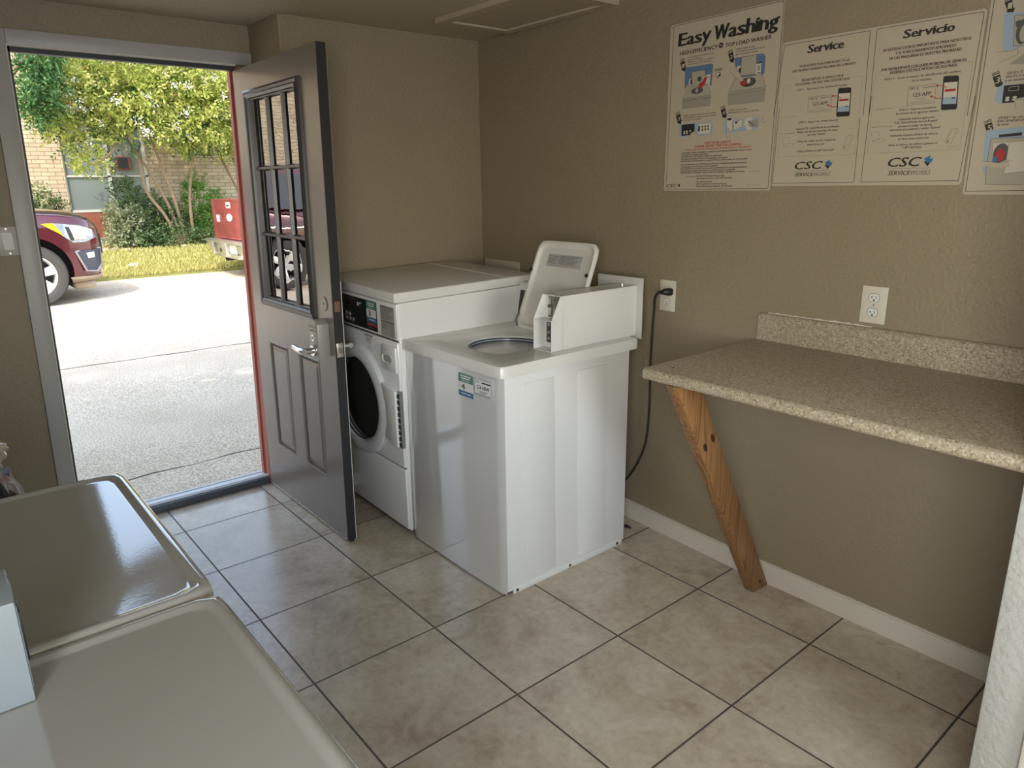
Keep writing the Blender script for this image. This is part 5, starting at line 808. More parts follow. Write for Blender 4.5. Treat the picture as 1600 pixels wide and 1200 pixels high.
def mesh_np(name, V, F, mats, parent=None, mi=None, base=None):
    org = ORG[parent.name] if parent is not None else Vector(base or (0, 0, 0))
    me = bpy.data.meshes.new(name); V = np.asarray(V)-np.array(org)
    me.vertices.add(len(V)); me.vertices.foreach_set('co', V.astype(np.float32).ravel())
    F = np.asarray(F); n = F.shape[1]
    me.loops.add(F.size); me.loops.foreach_set('vertex_index', F.astype(np.int32).ravel())
    me.polygons.add(len(F)); me.polygons.foreach_set('loop_start', np.arange(0, F.size, n, dtype=np.int32))
    if mi is not None: me.polygons.foreach_set('material_index', np.asarray(mi, dtype=np.int32))
    me.update(); me.validate()
    for m in (mats if isinstance(mats, list) else [mats]): me.materials.append(m)
    o = bpy.data.objects.new(name, me)
    if parent is None: o.location = org
    return link(o, parent, org)
def basis(d):
    d = d/np.linalg.norm(d, axis=1, keepdims=True); a = rng.normal(size=d.shape); s = np.cross(d, a); s /= np.linalg.norm(s, axis=1, keepdims=True); return d, s, np.cross(s, d)
def leaves(P, D, ln, wd, fold=.25):
    """one four-sided folded leaf per point: tip along D"""
    d, s, n = basis(D); k = len(P); ln = (ln*(.7+.6*rng.random(k)))[:, None]; wd_ = (wd*(.7+.6*rng.random(k)))[:, None]
    a = P; b = P+d*ln*.5+s*wd_*.5+n*wd_*fold; c = P+d*ln; e = P+d*ln*.5-s*wd_*.5+n*wd_*fold
    V = np.stack([a, b, c, e], 1).reshape(-1, 3); i = np.arange(k)*4
    F = np.concatenate([np.stack([i, i+1, i+2], 1), np.stack([i, i+2, i+3], 1)]); return V, F
def in_blobs(blobs, n, shell=.55):
    """random points in a union of ellipsoids, denser towards the outside; also returns outward directions"""
    w_ = np.array([b[3]*b[4]*b[5] for b in blobs])**(.72); ids = rng.choice(len(blobs), n, p=w_/w_.sum()); B = np.array(blobs)[ids]
    d = rng.normal(size=(n, 3)); d /= np.linalg.norm(d, axis=1, keepdims=True); r = (shell+(1-shell)*rng.random(n))[:, None]
    return B[:, :3]+d*B[:, 3:6]*r, d
def spray_leaves(blobs, n_spray, per, ln, wd, length, droop=.25, shell=.6):
    P, d = in_blobs(blobs, n_spray, shell); D = d+rng.normal(size=d.shape)*.55; D[:, 2] -= droop; D /= np.linalg.norm(D, axis=1, keepdims=True)
    t_ = np.tile(np.linspace(0, 1, per), n_spray); Pr = np.repeat(P, per, 0); Dr = np.repeat(D, per, 0); base = Pr+Dr*(t_*length)[:, None]
    _, s, nn = basis(Dr); side = np.where(np.tile(np.arange(per) % 2, n_spray) == 0, 1, -1)[:, None]; s0 = np.repeat(basis(D)[1], per, 0)
    LD = Dr*.6+s0*side*.9+rng.normal(size=Dr.shape)*.18; return leaves(base, LD, ln, wd)
def foliage(name, parent, blobs, n, per, ln, wd, length, m, droop=.25, shell=.6):
    V, F = spray_leaves(blobs, n, per, ln, wd, length, droop, shell); return mesh_np(name, V, F, m, parent)
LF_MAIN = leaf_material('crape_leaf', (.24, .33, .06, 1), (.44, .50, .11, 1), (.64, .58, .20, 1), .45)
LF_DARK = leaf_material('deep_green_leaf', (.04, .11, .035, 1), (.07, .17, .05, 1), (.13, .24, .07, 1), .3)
LF_SHRUB = leaf_material('shrub_leaf', (.05, .10, .035, 1), (.09, .16, .05, 1), (.20, .26, .10, 1), .25)
LF_PALE = leaf_material('variegated_leaf', (.20, .26, .10, 1), (.42, .44, .24, 1), (.68, .66, .46, 1), .3)
LF_FRESH = leaf_material('fresh_leaf', (.08, .20, .03, 1), (.14, .30, .05, 1), (.22, .38, .08, 1), .4)
BLOSSOM = mat('white_blossom', (.85, .83, .76, 1), .6)
BARK = mat('pale_smooth_bark', (.27, .19, .12, 1), .8, noise=.25, nscale=12)
# --- grass blades
k = 30000; gx_ = -10.40-2.9*rng.random(k)**1.35; gy_ = -2.2+6.5*rng.random(k); gz_ = np.interp(gx_, [-14.4, -13.2, -10.42], [.46, .42, .10])
keep = ~((gx_ < -12.7) & (rng.random(k) < .8)); P = np.stack([gx_, gy_, gz_], 1)[keep]
D = rng.normal(size=P.shape)*.42; D[:, 2] = 1
V, F = leaves(P, D, .085, .016, .1); o = mesh_np('grass', V, F, leaf_material('sunlit_grass', (.38, .38, .09, 1), (.56, .53, .18, 1), (.70, .63, .32, 1), .35)); tag(o, 'mown sunlit grass between the drive and the brick building', 'grass', kind='stuff')
# --- brick building
def brick_material():
    m = bpy.data.materials.new('tan_brick'); m.use_nodes = True; t = m.node_tree; p = t.nodes['Principled BSDF']; L = t.links.new
    tc = N(t, 'ShaderNodeTexCoord'); sp = N(t, 'ShaderNodeSeparateXYZ'); L(tc.outputs['Object'], sp.inputs[0]); cb = N(t, 'ShaderNodeCombineXYZ'); L(sp.outputs[1], cb.inputs[0]); L(sp.outputs[2], cb.inputs[1])
    b = N(t, 'ShaderNodeTexBrick'); b.inputs['Scale'].default_value = 1.0; b.inputs['Brick Width'].default_value = .245; b.inputs['Row Height'].default_value = .078; b.inputs['Mortar Size'].default_value = .006; b.inputs['Mortar Smooth'].default_value = .1; b.inputs['Bias'].default_value = -.1
    b.inputs['Color1'].default_value = (.68, .55, .39, 1); b.inputs['Color2'].default_value = (.52, .40, .275, 1); b.inputs['Mortar'].default_value = (.26, .21, .15, 1); L(cb.outputs[0], b.inputs['Vector'])
    n = N(t, 'ShaderNodeTexNoise'); n.inputs['Scale'].default_value = 5; n.inputs['Detail'].default_value = 5; L(tc.outputs['Object'], n.inputs['Vector'])
    mm = N(t, 'ShaderNodeMix', data_type='RGBA', blend_type='MULTIPLY'); mm.inputs[0].default_value = .4; L(b.outputs[0], mm.inputs[6]); L(n.outputs[0], mm.inputs[7]); L(mm.outputs[2], p.inputs['Base Color']); p.inputs['Roughness'].default_value = .85
    bu = N(t, 'ShaderNodeBump'); bu.inputs['Strength'].default_value = .5; bu.inputs['Distance'].default_value = .01; bu.invert = True; L(b.outputs['Fac'], bu.inputs['Height']); L(bu.outputs[0], p.inputs['Normal']); return m
BRICK = brick_material(); FX_ = -14.2
bld = thing('brick_building', 'tan brick building with a tall grey window over a red panel, across the drive', 'building', (FX_, 1.0, .4))
W0, W1, WB_, WT_ = .30, 1.86, 1.10, 3.0
bm = BM()
for a in ((-20, W0, .2, 5.2), (W1, 20, .2, 5.2), (W0, W1, WT_, 5.2)): box(bm, (FX_-.25, a[0], a[2]), (FX_, a[1], a[3]))
obj('brick_wall', bm, BRICK, bld)
bm = BM(); box(bm, (FX_-.25, W0-.02, .2), (FX_+.02, W1+.02, .56)); obj('footing', bm, mat('grey_footing', (.33, .30, .26, 1), .9), bld)
bm = BM(); prism(bm, [(FX_+.55, -20, 5.15), (FX_+.55, -20, 5.3), (FX_-3, -20, 6.4), (FX_-3, -20, 5.15)], (0, 40, 0)); obj('eave', bm, mat('brown_eave', (.20, .13, .09, 1), .8), bld)
bm = BM(); box(bm, (FX_-.12, W0, .56), (FX_-.05, W1, WB_-.02)); box(bm, (FX_-.05, W0+.42, .56), (FX_-.046, W0+.425, WB_-.02)); box(bm, (FX_-.05, W0+.95, .56), (FX_-.046, W0+.955, WB_-.02)); obj('spandrel_panel', bm, mat('faded_red_panel', (.30, .095, .06, 1), .7, noise=.12, nscale=6), bld)
FRW = mat('pale_window_frame', (.60, .60, .56, 1), .4)
bm = BM(); wm = (W0+W1)/2+.04
for a in ((W0, W1, WB_-.02, WB_+.03), (W0, W1, 1.785, 1.815), (W0, W1, WT_-.04, WT_), (W0, W0+.03, WB_, WT_), (W1-.05, W1, WB_, WT_), (wm-.035, wm+.03, WB_, WT_)): box(bm, (FX_-.10, a[0], a[2]), (FX_-.04, a[1], a[3]))
fr = obj('window_frame', bm, FRW, bld)
PANE = mat('grey_shaded_pane', (.20, .235, .225, 1), .12, spec=.5)
for (a, b_) in ((W0, wm), (wm, W1)):
    for (c, d_) in ((WB_, 1.80), (1.80, WT_)):
        bm = BM(); box(bm, (FX_-.085, a+.01, c), (FX_-.075, b_-.01, d_)); obj('pane', bm, PANE, fr)
bm = BM(); box(bm, (FX_-.10, W0+.98, 1.93), (FX_-.02, W0+1.24, 2.20), 0, .008); box(bm, (FX_-.02, W0+1.0, 1.95), (FX_-.012, W0+1.2, 2.18), 1); obj('window_vent', bm, [REDP, DARKIN], fr)
bm = BM(); box(bm, (FX_-.03, W0-.1, WT_+.02), (FX_+.03, W1+.1, WT_+.22)); obj('lintel', bm, mat('red_lintel', (.30, .085, .05, 1), .7), bld)
# --- crape myrtle in front of it
tr = thing('crape_myrtle', 'sunlit yellow-green crape myrtle with white blossom in front of the brick building', 'tree', (-13.0, 2.1, .42))
TB = [(-12.5, -.02, 3.0, .35, .32, .42), (-12.4, .15, 2.55, .3, .28, .22), (-12.4, .35, 3.9, .5, .5, .35), (-12.55, .95, 3.25, .8, .85, .62), (-12.6, 1.85, 3.35, .85, .9, .62), (-12.5, .35, 2.85, .55, .55, .50), (-12.5, 2.75, 3.0, .75, .8, .72), (-12.6, 3.45, 2.95, .6, .6, .85), (-12.3, 1.35, 2.75, .55, .6, .36), (-12.3, 2.2, 2.7, .5, .55, .42), (-12.9, 1.4, 4.1, 1.2, 1.4, .8), (-12.9, 2.9, 4.0, 1.0, 1.1, .8), (-12.4, .25, 3.45, .5, .5, .5), (-12.35, .42, 2.45, .3, .3, .22), (-12.2, 3.35, 2.55, .4, .4, .35)]
foliage('crown', tr, TB, 2500, 9, .085, .042, .30, LF_MAIN)
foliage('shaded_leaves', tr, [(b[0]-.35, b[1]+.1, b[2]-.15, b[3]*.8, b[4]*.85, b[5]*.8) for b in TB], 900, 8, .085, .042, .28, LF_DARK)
P, d = in_blobs([(b[0]+.1, b[1], b[2]+.05, b[3], b[4], b[5]) for b in TB], 150, .95); P = P[d[:, 0] > -.3]
q = np.repeat(P, 22, 0)+rng.normal(size=(len(P)*22, 3))*.045; V, F = leaves(q, rng.normal(size=q.shape), .035, .03); mesh_np('blossom', V, F, BLOSSOM, tr)
for pts in ([(-13.0, 2.05, .40), (-12.95, 1.85, 1.2), (-12.9, 1.55, 1.9), (-12.8, 1.15, 2.6), (-12.7, .8, 3.2)], [(-13.0, 2.10, .40), (-12.95, 2.0, 1.2), (-12.9, 1.80, 2.0), (-12.8, 1.6, 2.8), (-12.7, 1.5, 3.6)], [(-13.0, 2.28, .40), (-12.95, 2.28, 1.3), (-12.85, 2.42, 2.2), (-12.8, 2.6, 3.3)],
            [(-13.0, 2.0, .40), (-12.9, 1.75, 1.0), (-12.85, 1.45, 1.5), (-12.75, 1.3, 2.3), (-12.6, .6, 2.9)]):
    bm = BM(); pp = smoothpath(pts, 5); tube(bm, pp, [.036-.020*i/len(pp) for i in range(len(pp))], n=9); obj('trunk', bm, BARK, tr)
bm = BM(); tube(bm, smoothpath([(-12.85, 1.55, 2.75), (-12.5, 1.05, 2.4), (-12.2, .75, 2.15), (-12.1, .45, 1.97)], 4), .022, n=7); obj('low_branch', bm, BARK, tr)
foliage('low_spray', tr, [(-12.1, .42, 2.0, .18, .2, .14)], 40, 8, .08, .04, .2, LF_MAIN)
# second tree: leaning stem to the right behind the truck, and a darker crown at the upper left
t2 = thing('leaning_tree', 'thin pale leaning stem beside the truck tailgate, its leaves merging with the crape myrtle', 'tree', (-13.3, 3.75, .43))
bm = BM(); tube(bm, smoothpath([(-13.3, 3.72, .42), (-13.2, 3.45, 1.3), (-13.1, 3.05, 2.2), (-13.0, 2.75, 3.0)], 5), .028, n=8); obj('trunk', bm, BARK, t2)
foliage('crown', t2, [(-13.0, 2.8, 3.3, .7, .8, .6), (-12.9, 3.7, 2.7, .5, .6, .55)], 420, 9, .085, .042, .3, LF_MAIN)
t3 = thing('dark_green_tree', 'dark green shaded tree crown at the upper left corner of the doorway view', 'tree', (-12.2, -1.6, .36))
bm = BM(); tube(bm, smoothpath([(-12.2, -1.6, .34), (-12.15, -1.5, 1.6), (-12.0, -.9, 2.9), (-11.8, -.3, 3.7)], 5), [.06]*6+[.05]*5+[.04]*5, n=9); obj('trunk', bm, BARK, t3)
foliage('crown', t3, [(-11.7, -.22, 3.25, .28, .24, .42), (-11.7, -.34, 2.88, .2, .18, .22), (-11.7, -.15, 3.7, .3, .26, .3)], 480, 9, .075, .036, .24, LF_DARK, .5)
# shrubs of the bed
def shrub(label, loc, blobs, n, m, ln=.06, wd=.034, length=.16, stems=5):
    t = thing('garden_shrub', label, 'shrub', loc, 'shrubs in the bed under the window')
    foliage('foliage', t, blobs, n, 8, ln, wd, length, m, -.3)
    bm = BM()
    for k in range(stems):
        b = blobs[k % len(blobs)]; tube(bm, [(loc[0]+.06*math.cos(k*2.1), loc[1]+.06*math.sin(k*2.1), loc[2]-.01), ((loc[0]+b[0])/2, (loc[1]+b[1])/2+.03, (loc[2]+b[2])/2), (b[0], b[1], b[2]+b[5]*.5)], [.014, .011, .006], n=6)
    obj('stems', bm, BARK, t)
shrub('large dark green shrub under the right half of the window', (-13.35, 1.55, .42), [(-13.35, 1.5, 1.02, .42, .50, .42), (-13.3, 1.85, .85, .38, .42, .38), (-13.4, 1.22, 1.35, .22, .24, .36), (-13.3, 1.15, .80, .32, .34, .32), (-13.4, 1.05, 1.72, .10, .10, .22)], 900, LF_SHRUB)
shrub('pale variegated shrub in front of the red panel', (-13.15, 1.02, .42), [(-13.1, 1.0, .78, .24, .25, .28), (-13.1, .88, 1.02, .12, .12, .18), (-13.1, 1.2, .88, .18, .17, .28), (-13.0, .92, .56, .26, .28, .14)], 470, LF_PALE)
shrub('fresh green upright shrub beside the truck tailgate', (-13.35, 2.62, .42), [(-13.3, 2.55, 1.2, .24, .25, .62), (-13.3, 2.75, .78, .30, .30, .34), (-13.35, 2.95, 1.15, .12, .12, .3)], 520, LF_FRESH, .055, .03)
shrub('low dark groundcover shrub at the middle of the bed', (-12.95, 1.75, .41), [(-12.95, 1.25, .52, .3, .42, .14), (-12.95, 1.9, .54, .3, .5, .16), (-12.95, 2.6, .52, .3, .4, .14)], 520, LF_SHRUB, .05, .03)
shrub('small pale-flowered shrub beside the brick wall above the car bonnet', (-13.7, -.30, .44), [(-13.7, -.34, 1.28, .22, .42, .18), (-13.7, -.28, .85, .2, .3, .4)], 330, LF_SHRUB)
foliage('flower_spike', bpy.data.objects['garden_shrub.004'], [(-13.5, -.26, 1.42, .10, .10, .22)], 60, 8, .055, .035, .12, LF_PALE, -.5)
# leaf litter and stones at the bed's edge
STONE = mat('pale_bed_stone', (.52, .44, .33, 1), .8, noise=.2, nscale=30)
spots = [(-12.75, .30, .07), (-12.72, .52, .06), (-12.78, .72, .055), (-12.7, .15, .06), (-12.85, .42, .05), (-12.7, .9, .05), (-12.72, 1.5, .05), (-12.72, 2.0, .05)]
from mathutils import noise as mnoise
for i, (x, y, r) in enumerate(spots):
    bm = BM(); bmesh.ops.create_icosphere(bm, subdivisions=3, radius=1)
    for v in bm.verts: v.co = Vector((v.co.x*r*1.1, v.co.y*r*1.5, v.co.z*r*.8))*(1+.35*mnoise.noise(v.co*1.6+Vector((i*3, 0, 0)))) + Vector((x, y, lz(x)+r*.3))
    o = obj('bed_stone', bm, STONE, base=(x, y, lz(x))); tag(o, 'small pale stone edging the planting bed behind the lawn', 'stone', 'stones edging the planting bed')
k = 900; P = np.stack([-12.6-.6*rng.random(k), -.1+1.2*rng.random(k), np.zeros(k)], 1); P[:, 2] = np.interp(P[:, 0], [-14.4, -13.2, -10.42], [.46, .42, .10])+.01
D = rng.normal(size=P.shape); D[:, 2] = abs(D[:, 2])*.25; V, F = leaves(P, D, .06, .04); o = mesh_np('leaf_litter', V, F, leaf_material('dry_leaf', (.42, .26, .10, 1), (.58, .42, .20, 1), (.70, .58, .36, 1), .15)); tag(o, 'dry tan leaf litter at the corner of the planting bed', 'leaves', kind='stuff')
bm = BM(); crumple(bm, (-11.15, .66, lz(-11.15)+.03), .05, .085, .035, 2.2, .2, sub=3); o = obj('paper_scrap', bm, SWHITE, base=(-11.15, .66, lz(-11.15))); tag(o, 'white scrap of paper lying on the lawn', 'paper scrap')
bm = BM(); crumple(bm, (-12.6, 3.0, lz(-12.6)+.09), .16, .22, .11, 6.2, .15, sub=3); o = obj('blue_bag', bm, mat('pale_blue_plastic', (.30, .42, .62, 1), .4), base=(-12.6, 3.0, lz(-12.6))); tag(o, 'pale blue plastic bag on the grass beside the truck bumper', 'bag')
# shade tree whose crown throws broken shade on the drive outside the door
t4 = thing('shade_tree', 'tree standing beside the laundry building and shading the drive', 'tree', (-1.9, -6.2, gz(-1.9)))
bm = BM(); tube(bm, smoothpath([(-1.9, -6.2, gz(-1.9)-.02), (-1.8, -5.9, 2.2), (-1.5, -5.2, 4.2), (-1.0, -4.4, 5.4)], 5), [.16]*8+[.11]*8, n=10); obj('trunk', bm, BARK, t4)
foliage('crown', t4, [(-.9, -3.9, 5.0, 1.0, 1.7, .8), (-.9, -2.4, 5.2, 1.0, 1.5, .8), (-.6, -5.2, 5.2, 1.1, 1.4, .9), (-1.1, -.9, 5.0, .9, 1.3, .7)], 2300, 9, .11, .06, .34, LF_DARK)

# ================================================================ vehicles
def car_paint(name, col):
    m = mat(name, col, .22, metal=.25, coat=1.0); m.node_tree.nodes['Principled BSDF'].inputs['Coat Roughness'].default_value = .04; return m
MAROON = car_paint('maroon_paint', (.085, .008, .017, 1)); TIRE = mat('tyre_rubber', (.05, .048, .045, 1), .75); ALLOY = mat('bright_alloy', (.80, .79, .76, 1), .3, metal=.55)
LINER = mat('dark_arch_liner', (.015, .015, .017, 1), .7); CGLASS = mat('tinted_car_glass', (.03, .035, .04, 1), .05, spec=.8); TANP = mat('dusty_lower_cladding', (.33, .26, .19, 1), .6)
def bool_cut(o, cutters):
    """cuts the cutter meshes out of o for good"""
    tmp = []
    for b2 in cutters:
        me = bpy.data.meshes.new('cut'); b2.to_mesh(me); b2.free(); c = bpy.data.objects.new('cut', me); COL.objects.link(c); c.location = ORG[o.name] if o.parent is None else (0, 0, 0); tmp.append(c)
        c.location = (0, 0, 0); md = o.modifiers.new('cut', 'BOOLEAN'); md.operation = 'DIFFERENCE'; md.object = c; md.solver = 'EXACT'
    bpy.context.view_layer.update(); dg = bpy.context.evaluated_depsgraph_get(); dg.update()
    me = bpy.data.meshes.new_from_object(o.evaluated_get(dg)); o.modifiers.clear(); old = o.data; o.data = me; bpy.data.meshes.remove(old)
    for c in tmp: m_ = c.data; bpy.data.objects.remove(c); bpy.data.meshes.remove(m_)
    smooth_by_angle(o.data, 32)
def wheel(parent, c, r, wdt, out, spokes=6):
    """wheel with its tyre and rim; out = +1 or -1 along x"""
    c = Vector(c); bm = BM(); a = Vector((out, 0, 0)); h = wdt/2
    lathe(bm, [(r*.66, -h), (r*.80, -h), (r*.94, -h*.95), (r, -h*.6), (r, h*.6), (r*.94, h*.95), (r*.80, h), (r*.70, h*.93), (r*.66, h*.85)], c, a, n=48); ty = obj('wheel', bm, TIRE, parent)
    bm = BM(); lathe(bm, [(r*.67, h*.92), (r*.645, h*.95), (r*.61, h*.80), (r*.58, h*.1), (r*.58, -h)], c, a, n=48)
    lathe(bm, [(0, h*.78), (r*.13, h*.78), (r*.17, h*.62), (r*.17, h*.2)], c, a, n=24)
    u, v, d = frame_of(a)
    for k in range(spokes):
        an = 2*PI*k/spokes+.3; e = u*math.cos(an)+v*math.sin(an); s = d.cross(e)
        prism(bm, [c+e*r*.12+s*r*.10+d*h*.55, c+e*r*.62+s*r*.15+d*h*.70, c+e*r*.62-s*r*.15+d*h*.70, c+e*r*.12-s*r*.10+d*h*.55], d*.03, bev=.006)
    obj('rim', bm, ALLOY, ty)
    bm = BM(); lathe(bm, [(0, h*.1), (r*.585, h*.1)], c, a, n=32); obj('hub_shade', bm, LINER, ty)
SX, SZ = -8.95, .055                          # centre line and ground of the big maroon car; its nose points to +y
def sw(y, z=.8):                              # half width along the car
    return float(np.interp(y, [-5.30, -5.15, -4.6, -1.6, -.95, -.65, -.45, -.30, -.20, -.14], [.78, .90, .985, 1.0, .995, .965, .90, .78, .62, .35]))
def stop(y): return float(np.interp(y, [-5.3, -5.1, -1.75, -1.2, -.75, -.45, -.28, -.18, -.14], [1.05, 1.20, 1.24, 1.225, 1.20, 1.155, 1.09, .99, .90]))
def sbot(y): return float(np.interp(y, [-5.3, -5.0, -1.6, -.7, -.4, -.14], [.45, .36, .34, .26, .25, .30]))
suv = thing('suv', 'maroon SUV parked on the drive, its front wheel and headlight showing', 'car', (SX, -2.7, SZ))
bm = BM(); st = [-5.30, -5.22, -5.1, -4.8, -4.3, -3.7, -3.1, -2.5, -1.9, -1.6, -1.3, -1.05, -.85, -.7, -.58, -.47, -.38, -.30, -.24, -.19, -.15]
def sec(y):
    w_, t_, b_ = sw(y), stop(y), sbot(y); sh_ = t_-.10
    half = [(.0, b_), (w_*.80, b_), (w_*.95, b_+.06), (w_*.985, b_+.20), (w_*1.0, b_+.40), (w_*1.0, sh_-.14), (w_*.985, sh_-.03), (w_*.94, sh_+.05), (w_*.84, t_-.005), (w_*.5, t_+.025), (0, t_+.035)]
    return [Vector((SX+x, y, SZ+z)) for x, z in half]+[Vector((SX-x, y, SZ+z)) for x, z in half[-2:0:-1]]
loft(bm, [sec(y) for y in st], cap0=True, cap1=True); body = obj('car_body', bm, MAROON, suv, deg=28)
cuts = []
for yc in (-1.08, -4.18):
    b2 = bmesh.new(); bmesh.ops.create_cone(b2, cap_ends=True, segments=48, radius1=.475, radius2=.475, depth=3.0); xf(b2, Matrix.Translation(Vector((SX, yc, SZ+.42))) @ Matrix.Rotation(PI/2, 4, 'Y')); cuts.append(b2)
bool_cut(body, cuts)
for b_ in (-1.08, -4.18):
    bm = BM(); lathe(bm, [(0, -.6), (.48, -.6), (.48, .6), (0, .6)], (SX, b_, SZ+.42), (1, 0, 0), n=32); obj('arch_liner', bm, LINER, suv)
    for s in (1, -1): wheel(suv, (SX+s*.88, b_, SZ+.40), .40, .27, s)
def patch(name, pts, off, m, n=10, parent=suv, smooth=True):
    """panel that follows the flank: pts are (y,z) corners of a quad or more"""
    b2 = bmesh.new(); f = b2.faces.new([b2.verts.new((0, y, z)) for y, z in pts]); bmesh.ops.triangulate(b2, faces=[f])
    for _ in range(4): bmesh.ops.subdivide_edges(b2, edges=b2.edges[:], cuts=1, use_grid_fill=True)
    for v in b2.verts:
        z = v.co.z; y = v.co.y; f_ = 1.0
        t_, b__ = stop(y), sbot(y); sh_ = t_-.10; zz = z
        f_ = float(np.interp(zz, [b__, b__+.06, b__+.20, b__+.40, sh_-.14, sh_-.03, sh_+.05, t_], [.80, .95, .985, 1, 1, .985, .94, .84]))
        v.co.x = SX+sw(y)*f_+off; v.co.z = z+SZ
        if y > -.5: v.co.y = y+off*.8
    return obj(name, b2, m, parent, smooth=smooth)
LAMP = mat('clear_lamp_lens', (.34, .40, .46, 1), .12, metal=.35, noise=.35, nscale=18)
hl = patch('headlight', [(-.86, 1.06), (-.72, 1.055), (-.48, 1.02), (-.30, .955), (-.26, .85), (-.42, .80), (-.56, .80), (-.66, .88)], .010, LAMP)
patch('turn_signal', [(-.90, 1.055), (-.76, 1.06), (-.655, .885), (-.70, .92)], .014, mat('amber_lens', (.85, .42, .02, 1), .2), parent=hl)
patch('projector', [(-.58, 1.00), (-.42, .97), (-.40, .84), (-.54, .84)], .016, mat('lamp_inner', (.55, .53, .48, 1), .2, metal=.5), parent=hl)
patch('lamp_bezel', [(-.63, 1.01), (-.585, 1.005), (-.545, .83), (-.585, .83)], .017, BLACK, parent=hl)
patch('fog_vent', [(-.56, .68), (-.22, .70), (-.24, .48), (-.32, .40), (-.46, .42)], .010, mat('dark_vent', (.05, .055, .085, 1), .35))
bm = BM(); rim_ = [(-.56, .68), (-.22, .70), (-.24, .48), (-.32, .40), (-.46, .42), (-.56, .68)]
tube(bm, [Vector((SX+sw(y)+.012, y+.008, SZ+z)) for y, z in rim_], .014, n=7); obj('vent_trim', bm, mat('satin_trim', (.34, .32, .33, 1), .35, metal=.5), suv)
patch('fog_lamp', [(-.44, .655), (-.33, .66), (-.33, .585), (-.42, .585)], .016, ALLOY)
patch('lower_cladding', [(-.66, .35), (-.30, .345), (-.22, .37), (-.22, .30), (-.34, .27), (-.62, .26)], .008, TANP)
bm = BM(); box(bm, (SX-.7, -.62, SZ+.17), (SX+.78, -.34, SZ+.27), bev=.04, seg=3); obj('air_dam', bm, TANP, suv)
bm = BM(); box(bm, (SX-.40, -.175, SZ+.60), (SX+.40, -.135, SZ+.88), bev=.015); obj('grille', bm, LINER, suv)
bm = BM(); tube(bm, [Vector((SX+sw(y)*.90, y, SZ+stop(y)-.012)) for y in np.linspace(-1.7, -.32, 16)], .008, n=6); obj('bonnet_seam', bm, LINER, suv)
bm = BM(); tube(bm, [Vector((SX+sw(y)+.004, y, SZ+.98)) for y in np.linspace(-4.9, -1.7, 14)], .013, n=6); obj('side_moulding', bm, CHROME, suv)
gh = [(-1.65, 1.22, .90), (-2.45, 1.86, .73), (-3.2, 1.92, .72), (-4.6, 1.89, .72), (-5.15, 1.72, .74), (-5.28, 1.2, .84)]
bm = BM()
def grow(k):
    y, z, w_ = gh[k]; return [Vector((SX-w_, y, SZ+z)), Vector((SX-w_*.5, y, SZ+z+.035)), Vector((SX+w_*.5, y, SZ+z+.035)), Vector((SX+w_, y, SZ+z))]
tops = [grow(k) for k in range(6)]; loft(bm, tops, closed=False)
for s in (1, -1): poly(bm, [Vector((SX+s*w_, y, SZ+z)) for y, z, w_ in gh]+[Vector((SX+s*.93, -5.2, SZ+1.15)), Vector((SX+s*.93, -1.6, SZ+1.15))])
obj('cabin', bm, MAROON, suv)
for s in (1, -1):
    for ys in ((-1.95, -2.85), (-2.95, -3.85), (-3.95, -4.95)):
        bm = BM(); q = []
        for y in ys:
            zt = min(1.80, 1.22+(-1.75-y)*.78); q.append((y, zt))
        X = lambda z: SX+s*(.945-(z-1.2)*.30)
        prism(bm, [(X(1.26), ys[0], SZ+1.26), (X(1.26), ys[1], SZ+1.26), (X(q[1][1]), ys[1], SZ+q[1][1]), (X(q[0][1]), ys[0], SZ+q[0][1])], (s*.012, 0, 0)); obj('side_window', bm, CGLASS, suv)
bm = BM(); prism(bm, [(SX-.84, -1.76, SZ+1.29), (SX+.84, -1.76, SZ+1.29), (SX+.70, -2.38, SZ+1.79), (SX-.70, -2.38, SZ+1.79)], (0, .02, .025)); obj('windscreen', bm, CGLASS, suv)
for s in (1, -1):
    bm = BM(); box(bm, (SX+s*1.08-.10, -2.02, SZ+1.20), (SX+s*1.08+.10, -1.90, SZ+1.38), bev=.04, seg=3); cyl(bm, (SX+s*.9, -1.96, SZ+1.24), (SX+s*1.02, -1.96, SZ+1.26), .03); obj('door_mirror', bm, MAROON, suv)
    for y in (-2.9, -3.85):
        bm = BM(); box(bm, (SX+s*1.0-.012, y, SZ+1.03), (SX+s*1.0+.03, y+.2, SZ+1.065), bev=.01); obj('door_handle', bm, CHROME, suv)
        bm = BM(); box(bm, (SX+s*.999-.004, y-.06, SZ+.42), (SX+s*.999+.0045, y-.052, SZ+1.13)); obj('door_seam', bm, LINER, suv)
suv.location.y -= .13
# red pickup, tail towards us
REDT = mat('faded_red_paint', (.21, .036, .032, 1), .45, noise=.65, nscale=6, coat=.3)
PX, PY, PZ = -9.42, 1.86, .06
pk = thing('pickup_truck', 'faded red pickup truck partly hidden by the open door', 'pickup truck', (PX, 4.3, PZ))
bm = BM(); PW, PB, PT_ = .70, .63, 1.285
pr = [(-.02, PB), (.0, PB+.03), (-.01, PB+.24), (.0, PB+.30), (.0, PT_-.05), (-.012, PT_), (.06, PT_), (.06, PB)]
prism(bm, [(PX-PW, PY-a_*-1 if False else PY+a_, PZ+z) for a_, z in pr], (2*PW, 0, 0), bev=.006); tg = obj('tailgate', bm, REDT, pk)
bm = BM(); box(bm, (PX-PW+.01, PY-.006, PZ+PB+.165), (PX+PW-.01, PY+.0, PZ+PB+.225), bev=.004); obj('tan_stripe', bm, mat('tan_stripe', (.45, .24, .10, 1), .5), tg)
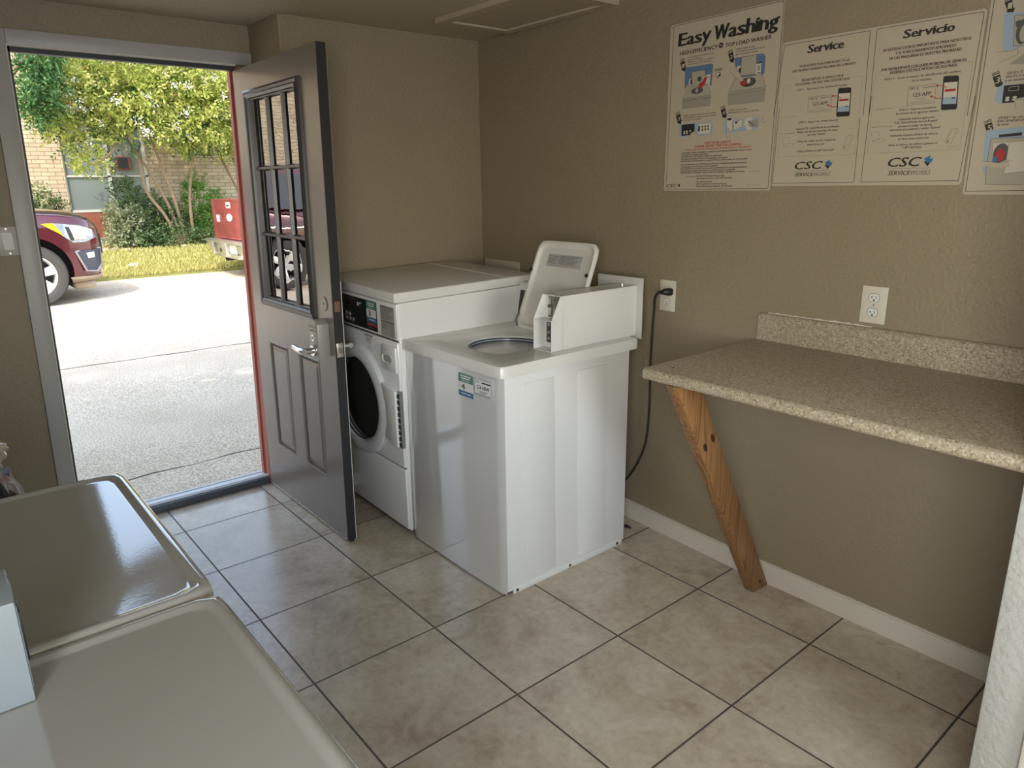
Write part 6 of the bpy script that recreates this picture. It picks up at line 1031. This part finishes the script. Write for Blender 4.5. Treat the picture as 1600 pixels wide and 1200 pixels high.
bm = BM(); box(bm, (PX-.10, PY-.012, PZ+PT_-.145), (PX+.10, PY+.002, PZ+PT_-.045), 0, .01); box(bm, (PX-.05, PY-.014, PZ+PT_-.115), (PX+.05, PY-.010, PZ+PT_-.085), 1); obj('tailgate_handle', bm, [mat('pale_handle', (.62, .56, .50, 1), .4), BLACK], tg)
bm = BM(); lathe(bm, [(0, .012), (.07, .010), (.075, 0)], (PX, PY-.002, PZ+PB+.355), (0, -1, 0), n=28); xf(bm, Matrix.Translation(Vector((PX, 0, 0))) @ Matrix.Diagonal((1.7, 1, .85, 1)) @ Matrix.Translation(Vector((-PX, 0, (PZ+PB+.355)*.176)))); obj('round_emblem', bm, mat('pale_emblem', (.78, .74, .68, 1), .3), tg)
for z, h in ((PB+.33, .06), (PB+.25, .07)):
    bm = BM(); box(bm, (PX-PW+.05, PY-.004, PZ+z), (PX-PW+.19, PY+.003, PZ+z+h)); obj('bumper_sticker', bm, SWHITE, tg)
for s in (1, -1):
    bm = BM(); prism(bm, [(PX+s*.98, PY+.03, PZ+.55), (PX+s*.98, PY+.03, PZ+PT_), (PX+s*.94, PY+2.0, PZ+PT_), (PX+s*.98, PY+2.0, PZ+.55)], (-s*.27 if False else -s*.26, 0, 0), bev=.02); bs = obj('bed_side', bm, REDT, pk)
    for y in (PY+1.05, PY+4.4): wheel(pk, (PX+s*.82, y, PZ+.37), .37, .24, s)
bm = BM(); box(bm, (PX-.72, PY+.06, PZ+.60), (PX+.72, PY+2.0, PZ+.66)); obj('bed_floor', bm, LINER, pk)
bm = BM(); box(bm, (PX-.96, PY+2.06, PZ+.45), (PX+.96, PY+5.3, PZ+1.20), bev=.06, seg=3); obj('truck_body', bm, REDT, pk)
bm = BM(); b2 = [(PY+2.1, 1.18), (PY+2.2, 1.78), (PY+3.2, 1.80), (PY+3.9, 1.18)]; prism(bm, [(PX-.80, y, PZ+z) for y, z in b2], (1.6, 0, 0), bev=.04); obj('truck_cab', bm, REDT, pk)
bm = BM(); prism(bm, [(PX-.62, PY+2.10, PZ+1.30), (PX+.62, PY+2.10, PZ+1.30), (PX+.58, PY+2.165, PZ+1.68), (PX-.58, PY+2.165, PZ+1.68)], (0, -.012, 0)); obj('rear_window', bm, CGLASS, pk)
BMP = mat('dull_chrome_bumper', (.62, .61, .58, 1), .28, metal=.85, noise=.1, nscale=12)
bm = BM(); box(bm, (PX-.92, PY-.17, PZ+.57), (PX+.92, PY-.02, PZ+.62), bev=.012)
for a, b_ in ((-.92, -.58), (.58, .92)): prism(bm, [(PX+a, PY-.15, PZ+.58), (PX+b_, PY-.15, PZ+.58), (PX+b_*.98, PY-.14, PZ+.36), (PX+(a if a > 0 else a+.18)*(1 if a > 0 else 1), PY-.14, PZ+.44)], (0, .10, 0), bev=.012)
prism(bm, [(PX-.30, PY-.18, PZ+.58), (PX+.16, PY-.18, PZ+.58), (PX+.14, PY-.17, PZ+.35), (PX-.24, PY-.17, PZ+.35)], (0, .12, 0), bev=.015); box(bm, (PX-.6, PY-.12, PZ+.33), (PX+.6, PY-.05, PZ+.40), bev=.01)
bp = obj('rear_bumper', bm, BMP, pk)
bm = BM(); cyl(bm, (PX-.08, PY-.187, PZ+.46), (PX-.08, PY-.178, PZ+.46), .035, n=18); obj('hitch_hole', bm, BLACK, bp)
bm = BM(); box(bm, (PX+.22, PY-.125, PZ+.41), (PX+.54, PY-.118, PZ+.55)); obj('licence_plate', bm, mat('pale_plate', (.55, .55, .45, 1), .4), bp)
bm = BM(); box(bm, (PX-.5, PY+.1, PZ+.30), (PX+.5, PY+4.8, PZ+.45)); cyl(bm, (PX-.35, PY-.02, PZ+.28), (PX-.35, PY+.8, PZ+.30), .035); obj('underbody', bm, LINER, pk)
